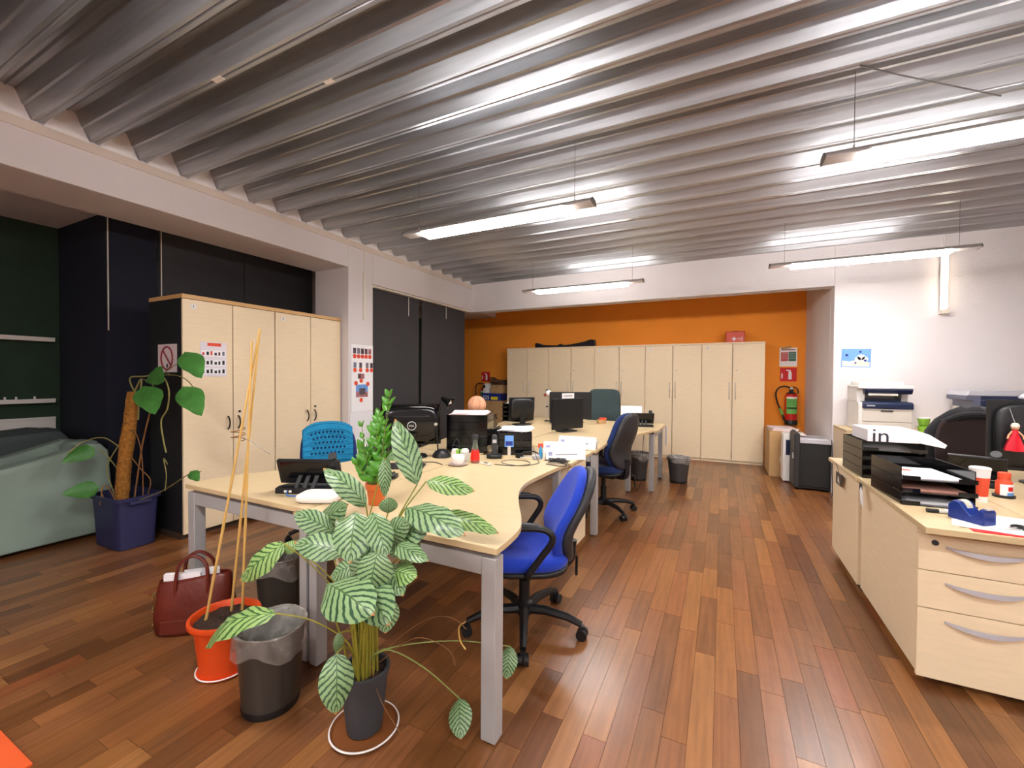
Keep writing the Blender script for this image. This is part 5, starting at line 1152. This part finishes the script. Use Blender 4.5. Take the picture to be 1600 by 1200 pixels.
B(-0.17, 0.17, -0.12, 0.12, 0.0, 0.012).build('laptop_base', CHARC, t, bevel=0.003); B(-0.17, 0.17, -0.12, 0.12, 0.0125, 0.02).build('lid', BLACKP, t, bevel=0.003)
t = thing('desk_stamp', 'pale blue and white stapler at the far right edge', 'stapler', (1.49, 2.96, ZD), 0.4)
MB().prism([(-0.07, 0), (0.07, 0), (0.07, 0.02), (0.02, 0.05), (-0.06, 0.045), (-0.07, 0.02)], -0.02, 0.02, lambda a, b, c: (a, c, b)).build('body', mat('pale blue plastic', (120, 160, 190), 0.4), t, bevel=0.004)
B(-0.075, 0.075, -0.022, 0.022, 0, 0.008).build('foot', CHARC, t)
# things hanging on the low cabinet side
t = thing('photo_tag', 'dark photo card hanging on the low cabinet side', 'card', (0.762, 3.78, 0.60), 0)
B(-0.003, 0.0, -0.08, 0.08, 0.0, 0.085).build('card', mat('dark photo', (58, 54, 52), 0.5), t); MB().prism([(-0.03, 0.01), (0.03, 0.02), (0.02, 0.05), (0.0, 0.065), (-0.02, 0.04)], -0.004, -0.003, lambda a, b, c: (c, a, b)).build('photo_print', CREAMP, t)
MB().tube([(-0.001, 0.0, 0.083), (0.0, 0.05, 0.12), (0.0, 0.1, 0.134)], 0.002, 5).build('cord', BLACKP, t)
t = thing('paper_tag', 'white paper tag hanging beside the pedestal gap', 'tag', (0.766, 3.2, 0.60), 0)
MB().prism([(0.0, 0.0), (0.05, 0.015), (0.075, 0.09), (0.05, 0.11), (0.02, 0.08)], -0.002, 0.0, lambda a, b, c: (c - 0.006, a - 0.02, b)).build('tag_paper', PAPER, t); B(-0.006, -0.003, 0.02, 0.075, 0.075, 0.13).build('tag_holder', CHARC, t)

# ------------------------------------------------------------------ printers on the wall cabinets
t = thing('printer', 'white multifunction printer with navy front by the white wall', 'printer', (1.30, 5.64, 0.82), 0.02)
b = MB(); b.box(0, 0.46, 0.03, 0.44, 0, 0.30); b.build('body', WHITEP, t, bevel=0.012)
B(0.03, 0.43, 0.012, 0.03, 0.10, 0.235).build('paper_drawer', CREAMP, t, bevel=0.004); B(0.03, 0.43, 0.012, 0.03, 0.01, 0.094).build('paper_drawer', CREAMP, t, bevel=0.004)
B(0.18, 0.28, 0.004, 0.014, 0.205, 0.22).build('drawer_grip', CHARC, t, bevel=0.003)
MB().prism([(0.0, 0.235), (0.0, 0.285), (0.02, 0.305), (0.2, 0.31), (0.2, 0.235)], 0.03, 0.44, lambda a, b_, c: (c, a, b_)).build('front_cover', NAVYP, t, bevel=0.006)
B(0.06, 0.13, -0.002, 0.0, 0.258, 0.272).build('badge', SILV, t, bevel=0.003)
b = MB(); b.box(0.0, 0.07, 0.1, 0.44, 0.30, 0.45); b.box(0.40, 0.46, 0.2, 0.44, 0.30, 0.45); b.box(0.07, 0.40, 0.36, 0.44, 0.30, 0.45); b.build('output_housing', WHITEP, t, bevel=0.006)
B(0.07, 0.40, 0.2, 0.36, 0.31, 0.33).build('output_tray', NAVYP, t)
MB().prism([(0.02, 0.425), (0.04, 0.39), (0.1, 0.385), (0.1, 0.44), (0.02, 0.44)], 0.05, 0.44, lambda a, b_, c: (c, a, b_)).build('control_panel', NAVYP, t, bevel=0.003); B(0.08, 0.32, 0.022, 0.034, 0.372, 0.392).build('display', CREAMP, t, rot=(0, 0, 0))
B(-0.005, 0.45, 0.03, 0.44, 0.44, 0.475).build('scanner', WHITEP, t, bevel=0.008); B(0.02, 0.40, 0.12, 0.42, 0.475, 0.515).build('feeder', WHITEP, t, bevel=0.012); B(0.14, 0.26, 0.2, 0.32, 0.515, 0.522).build('feeder_lid', CREAMP, t, bevel=0.003)
t = thing('scanner_printer', 'wide grey scanner-printer with dark body at the right edge', 'printer', (2.14, 5.66, 0.82), 0.0)
B(0.05, 0.52, 0.04, 0.45, 0, 0.27).build('body', CREAMP, t, bevel=0.01)
MB().prism([(0.05, 0.27), (0.50, 0.27), (0.54, 0.33), (0.54, 0.385), (0.0, 0.385), (0.0, 0.345), (0.05, 0.33)], 0.03, 0.45, lambda a, b_, c: (a, c, b_)).build('dark_body', mat('slate plastic', (96, 98, 118), 0.4), t, bevel=0.006)
B(0.10, 0.42, 0.018, 0.034, 0.285, 0.34).build('paper_slot', NAVYP, t, bevel=0.003); B(0.1, 0.5, 0.018, 0.032, 0.35, 0.384).build('control_panel', NAVYP, t)
MB().prism([(0.0, 0.385), (0.5, 0.385), (0.47, 0.44), (0.02, 0.44)], 0.03, 0.45, lambda a, b_, c: (a, c, b_)).build('scanner_lid', SILV, t, bevel=0.006)
t = thing('lime_tubs', 'stacked lime green tubs beside the white printer', 'tub', (1.84, 5.72, 0.82))
for z in (0, 0.075): MB().lathe([(0.036, z), (0.038, z + 0.003), (0.05, z + 0.07), (0.046, z + 0.07), (0.034, z + 0.008)], n=22).build('tub', LIMEP, t, smooth=True)
MB().lathe([(0.05, 0.145), (0.051, 0.155), (0.001, 0.157)], n=22).build('lid', PAPER, t, smooth=True)

# ------------------------------------------------------------------ signs and sheets
def sheet_x(name, label, cat, x, y0, y1, z0_, z1_, m, nx=1):   # faces +X
    t = thing(name, label, cat, (x, (y0 + y1) / 2, z0_)); B(0, 0.003, -(y1 - y0) / 2, (y1 - y0) / 2, 0, z1_ - z0_).build('sheet', m, t); return t
t = sheet_x('photo_sheet', 'white sheet with photos and red dots on the pillar', 'poster', -3.848, 3.585, 3.925, 0.945, 1.735, PAPER)
cxs = [-0.12, -0.06, 0.0, 0.058, 0.118]
rowdat = [(0.715, cxs, 0.045, 0.065, 0.652), (0.548, [-0.115, -0.028, 0.075, 0.145], 0.042, 0.062, 0.49), (0.418, [-0.045, 0.005], 0.048, 0.06, None)]
PHC = [mat('photo tone %d' % k, c, 0.6, var=0.6, vscale=40) for k, c in enumerate([(84, 74, 82), (120, 110, 124), (74, 54, 60), (104, 62, 66), (168, 108, 110), (110, 120, 146)])]
k = 0
for z, xs, wq, hq, dz in rowdat:
    for y in xs:
        B(0.003, 0.0045, y - wq / 2, y + wq / 2, z - hq / 2, z + hq / 2).build('photo', PHC[k % 6], t); k += 1
        if dz: MB().cyl((0.003, y, dz), (0.006, y, dz), 0.026, n=20).build('red_dot', CORAL, t)
for y, z in ((-0.02, 0.365), (-0.1, 0.335), (0.085, 0.325), (-0.02, 0.135)): MB().cyl((0.003, y, z), (0.006, y, z), 0.026, n=20).build('red_dot', CORAL, t)
B(0.003, 0.0045, -0.1, 0.085, 0.17, 0.32).build('large_photo', BLUEPH, t); B(0.0045, 0.0052, -0.1, 0.085, 0.17, 0.235).build('large_photo_ground', PHC[4], t); B(0.0045, 0.0056, -0.05, 0.045, 0.20, 0.275).build('large_photo_group', PHC[0], t)
t = sheet_x('whiteboard', 'plain white board panel below the photo sheet', 'board', -3.848, 3.565, 3.925, 0.2, 0.94, mat('white board', (238, 236, 238), 0.4))
# notice on the tall cabinet door
t = sheet_x('safety_notice', 'printed notice with red heading on the tall cabinet door', 'notice', -3.9585, 2.056, 2.27, 1.352, 1.648, mat('pale lilac paper', (232, 224, 232), 0.7))
for c in t.children: c.location.x += 0.0
B(0.003, 0.004, -0.05, 0.06, 0.262, 0.29).build('heading', CORAL, t)
for z in (0.195, 0.115, 0.04):
    B(0.003, 0.0038, -0.1, 0.1, z - 0.022, z + 0.03).build('picture_strip', PAPER, t)
    for q in range(6): B(0.0038, 0.0046, -0.09 + q * 0.032, -0.075 + q * 0.032 + 0.004 * (q % 2), z - 0.012, z + 0.012 + 0.006 * (q % 3)).build('pictogram', (REDP, INKD, CORAL, INKD, mat('maroon print', (110, 40, 50), 0.7), INK)[q] if z > 0.19 else INKD, t)
# no smoking sign on the cabinet's black side (faces -Y)
t = thing('no_smoking_sign', 'white no-smoking sign on the black cabinet side', 'sign', (-4.18, 1.9235, 1.386))
B(-0.145, 0.145, -0.003, 0, 0, 0.235).build('sheet', mat('pale pink paper', (226, 208, 210), 0.7), t)
MB().tube([(0.088 * math.cos(a), -0.004, 0.118 + 0.095 * math.sin(a)) for a in [2 * PI * k / 36 for k in range(37)]], 0.0085, 6, cap=False).build('red_ring', mat('dull red print', (150, 60, 66), 0.7), t)
MB().prism([(-0.066, 0.176), (-0.054, 0.186), (0.066, 0.06), (0.054, 0.05)], -0.006, -0.003, lambda a, b_, c: (a, c, b_)).build('red_bar', mat('dull red print', (150, 60, 66), 0.7), t)
MB().prism([(-0.01, 0.04), (0.012, 0.04), (0.014, 0.06), (0.004, 0.075), (-0.008, 0.06)], -0.005, -0.003, lambda a, b_, c: (a, c, b_)).build('flame', INKD, t)
# signs on the orange wall
def ext_sign(label, x0, x1, z0_, z1_):
    t = thing('extinguisher_sign', label, 'sign', ((x0 + x1) / 2, 8.119, z0_)); W = x1 - x0; Hs = z1_ - z0_
    B(-W / 2, W / 2, -0.004, 0, 0, Hs).build('plate', REDP, t)
    MB().prism([(W * 0.0, Hs * 0.14), (W * 0.2, Hs * 0.14), (W * 0.2, Hs * 0.62), (W * 0.14, Hs * 0.72), (W * 0.14, Hs * 0.82), (W * -0.12, Hs * 0.86), (W * -0.14, Hs * 0.78), (W * 0.04, Hs * 0.74), (W * 0.0, Hs * 0.62)], -0.006, -0.004, lambda a, b_, c: (a, c, b_)).build('extinguisher_pictogram', PAPER, t)
    MB().prism([(-W * 0.42, Hs * 0.2), (-W * 0.36, Hs * 0.22), (-W * 0.33, Hs * 0.4), (-W * 0.36, Hs * 0.6), (-W * 0.42, Hs * 0.6)], -0.006, -0.004, lambda a, b_, c: (a, c, b_)).build('flame_pictogram', PAPER, t)
    return t
ext_sign('red extinguisher sign under the evacuation sheet', 0.84, 1.066, 1.32, 1.54)
ext_sign('red extinguisher sign in the left corner of the orange wall', -4.76, -4.55, 1.265, 1.475)
t = thing('evacuation_sheet', 'white sheet with red and green panels on the orange wall', 'notice', (0.953, 8.119, 1.56), 0)
B(-0.125, 0.115, -0.003, 0, 0, 0.30).build('sheet', PAPER, t); B(-0.105, -0.008, -0.0045, -0.003, 0.085, 0.23).build('red_panel', mat('dusty red print', (196, 78, 80), 0.7), t); B(0.0, 0.1, -0.0045, -0.003, 0.085, 0.235).build('green_panel', GREENP, t)
for z in (0.12, 0.15, 0.18, 0.21): B(-0.095, -0.02, -0.0052, -0.0045, z, z + 0.006).build('printed_line', PAPERP, t); B(0.01, 0.09, -0.0052, -0.0045, z, z + 0.006).build('printed_line', PAPER, t)
B(-0.1, 0.09, -0.0045, -0.003, 0.262, 0.275).build('heading', mat('maroon print', (110, 40, 50), 0.7), t); B(-0.07, 0.07, -0.005, -0.001, 0.285, 0.325).build('brown_tape', KRAFT, t, rot=(0, -0.12, 0))
# postcard poster on the white wall
t = thing('beach_picture', 'small blue beach picture taped to the white wall', 'picture', (1.385, 6.218, 1.49), 0)
t.rotation_euler = (0, 0.03, 0)
B(-0.135, 0.14, -0.004, 0, 0.01, 0.225).build('print_sheet', BLUEPH, t); B(-0.115, 0.16, -0.002, 0, -0.01, 0.06).build('rear_sheet', PAPER, t)
MB().prism([(-0.125, 0.02), (0.13, 0.02), (0.13, 0.07), (0.03, 0.1), (-0.06, 0.075), (-0.125, 0.085)], -0.0046, -0.004, lambda a, b_, c: (a, c, b_)).build('sand_print', mat('sand print', (226, 208, 196), 0.7), t)
for cx_, cz_, r in ((0.05, 0.125, 0.035), (0.085, 0.105, 0.03), (0.02, 0.105, 0.028), (-0.09, 0.06, 0.02), (-0.05, 0.055, 0.018)): MB().cyl((cx_, -0.0045, cz_), (cx_, -0.0055, cz_), r, n=18).build('cloud_print', PAPER, t)
for cx_, cz_, r in ((-0.085, 0.15, 0.014), (0.04, 0.19, 0.012), (0.09, 0.09, 0.014), (0.0, 0.06, 0.01)): MB().cyl((cx_, -0.0045, cz_), (cx_, -0.006, cz_), r, n=14).build('motif_print', ROYALP, t)

# ------------------------------------------------------------------ extinguishers, boxes, shredder
def extinguisher(label, loc, s=1.0, rotz=0.0):
    t = thing('fire_extinguisher', label, 'fire extinguisher', loc, rotz, 'fire extinguishers')
    MB().lathe([(0.08, 0.0), (0.088, 0.006), (0.088, 0.075), (0.086, 0.08)], n=30).build('foot_ring', BLACKP, t, smooth=True)
    MB().lathe([(0.084, 0.07), (0.085, 0.08), (0.085, 0.45), (0.075, 0.49), (0.045, 0.515), (0.03, 0.52)], n=30).build('cylinder', EXTRED, t, smooth=True)
    MB().lathe([(0.082, 0.455), (0.07, 0.5), (0.04, 0.52), (0.03, 0.525), (0.03, 0.56), (0.02, 0.565)], n=26).build('collar', BLACKP, t, smooth=True)
    B(-0.018, 0.018, -0.018, 0.018, 0.55, 0.6).build('valve', ALU, t, bevel=0.004)
    MB().tube(spline([(0.0, 0, 0.60), (0.05, 0, 0.595), (0.085, 0, 0.56), (0.09, 0, 0.5)], 5), 0.009, 6).build('handle', BLACKP, t, smooth=True)
    MB().tube(spline([(-0.01, 0, 0.585), (-0.09, -0.01, 0.61), (-0.17, -0.02, 0.585), (-0.21, -0.02, 0.50), (-0.19, -0.02, 0.36), (-0.15, -0.02, 0.25)], 6), 0.012, 8).build('hose', BLACKP, t, smooth=True)
    MB().tube([(-0.155, -0.02, 0.26), (-0.12, -0.02, 0.16)], 0.018, 8).build('hose_grip', LABGRN, t, smooth=True); MB().tube([(-0.12, -0.02, 0.16), (-0.09, -0.02, 0.07)], [0.012, 0.016], 8).build('nozzle', BLACKP, t, smooth=True)
    arc_patch(0.0865, 0.18, 0.42, -2.5, -0.6, LABGRN, 'label_panel', t); arc_patch(0.087, 0.42, 0.445, -2.5, -0.6, PAPER, 'label_heading', t); arc_patch(0.0872, 0.255, 0.285, -2.4, -0.7, mat('dark label print', (48, 70, 48), 0.7), 'label_band', t)
    for z in (0.31, 0.33, 0.35, 0.37, 0.39): arc_patch(0.0872, z, z + 0.006, -2.2, -1.1, mat('label text', (70, 120, 66), 0.7), 'label_text', t)
    B(-0.03, 0.03, 0.07, 0.1, 0.40, 0.5).build('wall_bracket', BLACKP, t)
    return t
extinguisher('red fire extinguisher with green label above the cardboard box', (0.985, 8.015, 0.63))
extinguisher('red fire extinguisher half hidden by the carton pile', (-4.63, 8.015, 0.62))
def carton(label, loc, W, D, Hh, m=KRAFT, rotz=0.0, openf=False, name='cardboard_box', tape=True):
    t = thing(name, label, 'box', loc, rotz)
    if openf:
        b = MB(); th = 0.006
        b.box(-W / 2, W / 2, -D / 2, D / 2, 0, th); b.box(-W / 2, -W / 2 + th, -D / 2, D / 2, th, Hh); b.box(W / 2 - th, W / 2, -D / 2, D / 2, th, Hh); b.box(-W / 2 + th, W / 2 - th, -D / 2, -D / 2 + th, th, Hh); b.box(-W / 2 + th, W / 2 - th, D / 2 - th, D / 2, th, Hh)
        b.build('carton', m, t)
        B(-W / 2, W / 2, -0.11, 0, 0, 0.004).build('flap', m, t, loc=(0, -D / 2, Hh), rot=(0.5, 0, 0)); B(-0.11, 0, -D / 2, D / 2, 0, 0.004).build('flap', m, t, loc=(-W / 2, 0, Hh), rot=(0, 0.5, 0))
    else:
        B(-W / 2, W / 2, -D / 2, D / 2, 0, Hh).build('carton', m, t, bevel=0.004)
        if tape: B(-0.025, 0.025, -D / 2 - 0.001, D / 2 + 0.001, Hh - 0.06, Hh + 0.001).build('packing_tape', mat('brown tape', (170, 128, 80), 0.35), t)
    return t
t = carton('large cardboard box between the cabinets and the shredder', (0.80, 7.26, 0), 0.40, 0.70, 0.63, tape=False)
B(-0.07, 0.06, -0.352, -0.35, 0.2, 0.29).build('shipping_label', PAPER, t); B(-0.01, 0.04, -0.3535, -0.352, 0.225, 0.265).build('label_mark', INK, t)
paper_sheet('magazines lying on the large cardboard box', (0.78, 7.2, 0.6305), 0.1, 0.3, 0.42, 0.035, PAPERP, name='magazines', skew=0.03)
carton('bottom cardboard carton of the left corner pile', (-4.26, 7.9, 0), 0.52, 0.40, 0.68)
carton('flat cardboard carton under the blue printed box', (-4.29, 7.9, 0.682), 0.46, 0.36, 0.19)
t = carton('dark blue printed box marked 325 in the left pile', (-4.30, 7.89, 0.874), 0.44, 0.34, 0.15, ROYALP, tape=False, name='printed_box')
text_mesh('325', 0.11, 'lettering', PAPER, t, (-0.12, -0.1725, 0.06), (PI / 2, 0, 0), 0.0006); B(0.0, 0.16, -0.1725, -0.17, 0.02, 0.08).build('yellow_patch', YELP, t)
carton('lower small white box on the blue printed box', (-4.44, 7.86, 1.026), 0.14, 0.2, 0.105, WHITEP, tape=False, name='white_box')
carton('upper small white box in the left corner pile', (-4.41, 7.87, 1.133), 0.13, 0.18, 0.10, WHITEP, tape=False, name='white_box')
carton('cardboard carton at the right of the small white boxes', (-4.18, 7.9, 1.026), 0.28, 0.3, 0.17)
carton('open dark carton topping the left pile', (-4.17, 7.9, 1.198), 0.27, 0.28, 0.11, mat('dark cardboard', (92, 66, 46), 0.85), openf=True)
# first aid case and folded bag on the far cabinets
t = thing('first_aid_case', 'red first aid case on top of the right-hand far cabinet', 'first aid kit', (0.18, 7.88, 1.9405), 0.05)
B(-0.14, 0.14, -0.06, 0.06, 0, 0.19).build('case', mat('first aid red', (206, 66, 34), 0.4), t, bevel=0.012)
b = MB(); b.box(-0.05, 0.01, -0.0625, -0.06, 0.055, 0.075); b.box(-0.03, -0.01, -0.0626, -0.06, 0.035, 0.095); b.build('white_cross', PAPER, t)
B(0.025, 0.075, -0.0625, -0.06, 0.06, 0.07).build('lettering_bar', PAPER, t); B(0.09, 0.098, -0.0625, -0.06, 0.03, 0.1).build('latch', PAPER, t); B(-0.04, 0.04, -0.012, 0.012, 0.185, 0.2).build('carry_handle', CHARC, t, bevel=0.004)
t = thing('folded_bag', 'flat black bag lying on the left far cabinets', 'bag', (-2.75, 7.88, 1.9405), 0.0)
MB().prism([(-0.60, 0.0), (-0.61, 0.10), (-0.56, 0.105), (-0.45, 0.065), (-0.2, 0.045), (-0.1, 0.045), (-0.08, 0.06), (-0.05, 0.06), (-0.03, 0.045), (0.15, 0.055), (0.4, 0.10), (0.52, 0.14), (0.59, 0.135), (0.6, 0.0)], -0.12, 0.12, lambda a, b_, c: (a, c * (0.6 + 0.4 * (1 - abs(a) / 0.62)), b_)).build('bag_body', BLACKF, t, bevel=0.012)
MB().tube(spline([(-0.12, -0.08, 0.045), (-0.08, -0.08, 0.062), (-0.04, -0.08, 0.062), (0.0, -0.08, 0.05)], 4), 0.006, 6).build('grip', BLACKP, t, smooth=True)
B(-0.5, 0.5, -0.1, -0.094, 0.015, 0.022).build('zip', CHARC, t)
# white office machine and shredder
t = thing('white_machine', 'white plastic office machine squeezed beside the shredder', 'machine', (0.73, 6.6, 0))
MB().prism([(0, 0.02), (0.27, 0.02), (0.27, 0.62), (0.24, 0.645), (0.03, 0.645), (0, 0.62)], 0.0, 0.24, lambda a, b_, c: (a, c, b_)).build('casing', WHITEP, t, bevel=0.008)
B(0.03, 0.2, -0.008, 0.004, 0.36, 0.56).build('dark_recess', NAVYP, t, bevel=0.006); B(0.0, 0.27, -0.006, 0.004, 0.02, 0.30).build('front_cover', WHITEP, t, bevel=0.006)
for x in (0.04, 0.23): B(x - 0.015, x + 0.015, 0.03, 0.2, 0, 0.02).build('foot', CHARC, t)
t = thing('paper_shredder', 'black office shredder with silver lid by the white wall', 'shredder', (0.835, 6.2, 0))
MB().prism([(0.0, 0.05), (0.33, 0.05), (0.335, 0.58), (0.0, 0.58)], 0.02, 0.38, lambda a, b_, c: (a, c, b_)).build('bin_body', SHRED, t, bevel=0.01)
MB().prism([(-0.01, 0.575), (0.345, 0.575), (0.345, 0.61), (0.31, 0.635), (0.02, 0.635), (-0.01, 0.62)], 0.005, 0.385, lambda a, b_, c: (a, c, b_)).build('lid', SILV, t, bevel=0.008)
MB().prism([(0.0, 0.0), (0.06, 0.0), (0.06, 0.66), (0.03, 0.68), (0.0, 0.65)], -0.01, 0.39, lambda a, b_, c: (a - 0.035, c, b_ + 0.03)).build('side_head', CHARC, t, bevel=0.012)
MB().prism([(-0.045, 0.38), (-0.036, 0.38), (-0.036, 0.45), (-0.045, 0.45)], 0.02, 0.08, lambda a, b_, c: (a, c, b_)).build('grip_slot', SILV, t, bevel=0.002)
B(0.05, 0.29, 0.17, 0.21, 0.632, 0.638).build('paper_slot', BLACKG, t)
for x in (0.03, 0.3):
    for y in (0.06, 0.34): MB().cyl((x - 0.01, y, 0.025), (x + 0.01, y, 0.025), 0.025, n=14).build('castor', BLACKP, t, smooth=True)
B(-0.03, 0.33, 0.03, 0.37, 0.025, 0.055).build('base_frame', BLACKP, t)
cable('thin dark cable down the wall beside the shredder', [(1.172, 6.19, 0.64), (1.178, 6.19, 0.5), (1.178, 6.18, 0.25), (1.17, 6.1, 0.005), (1.14, 6.0, 0.005)], 0.004)
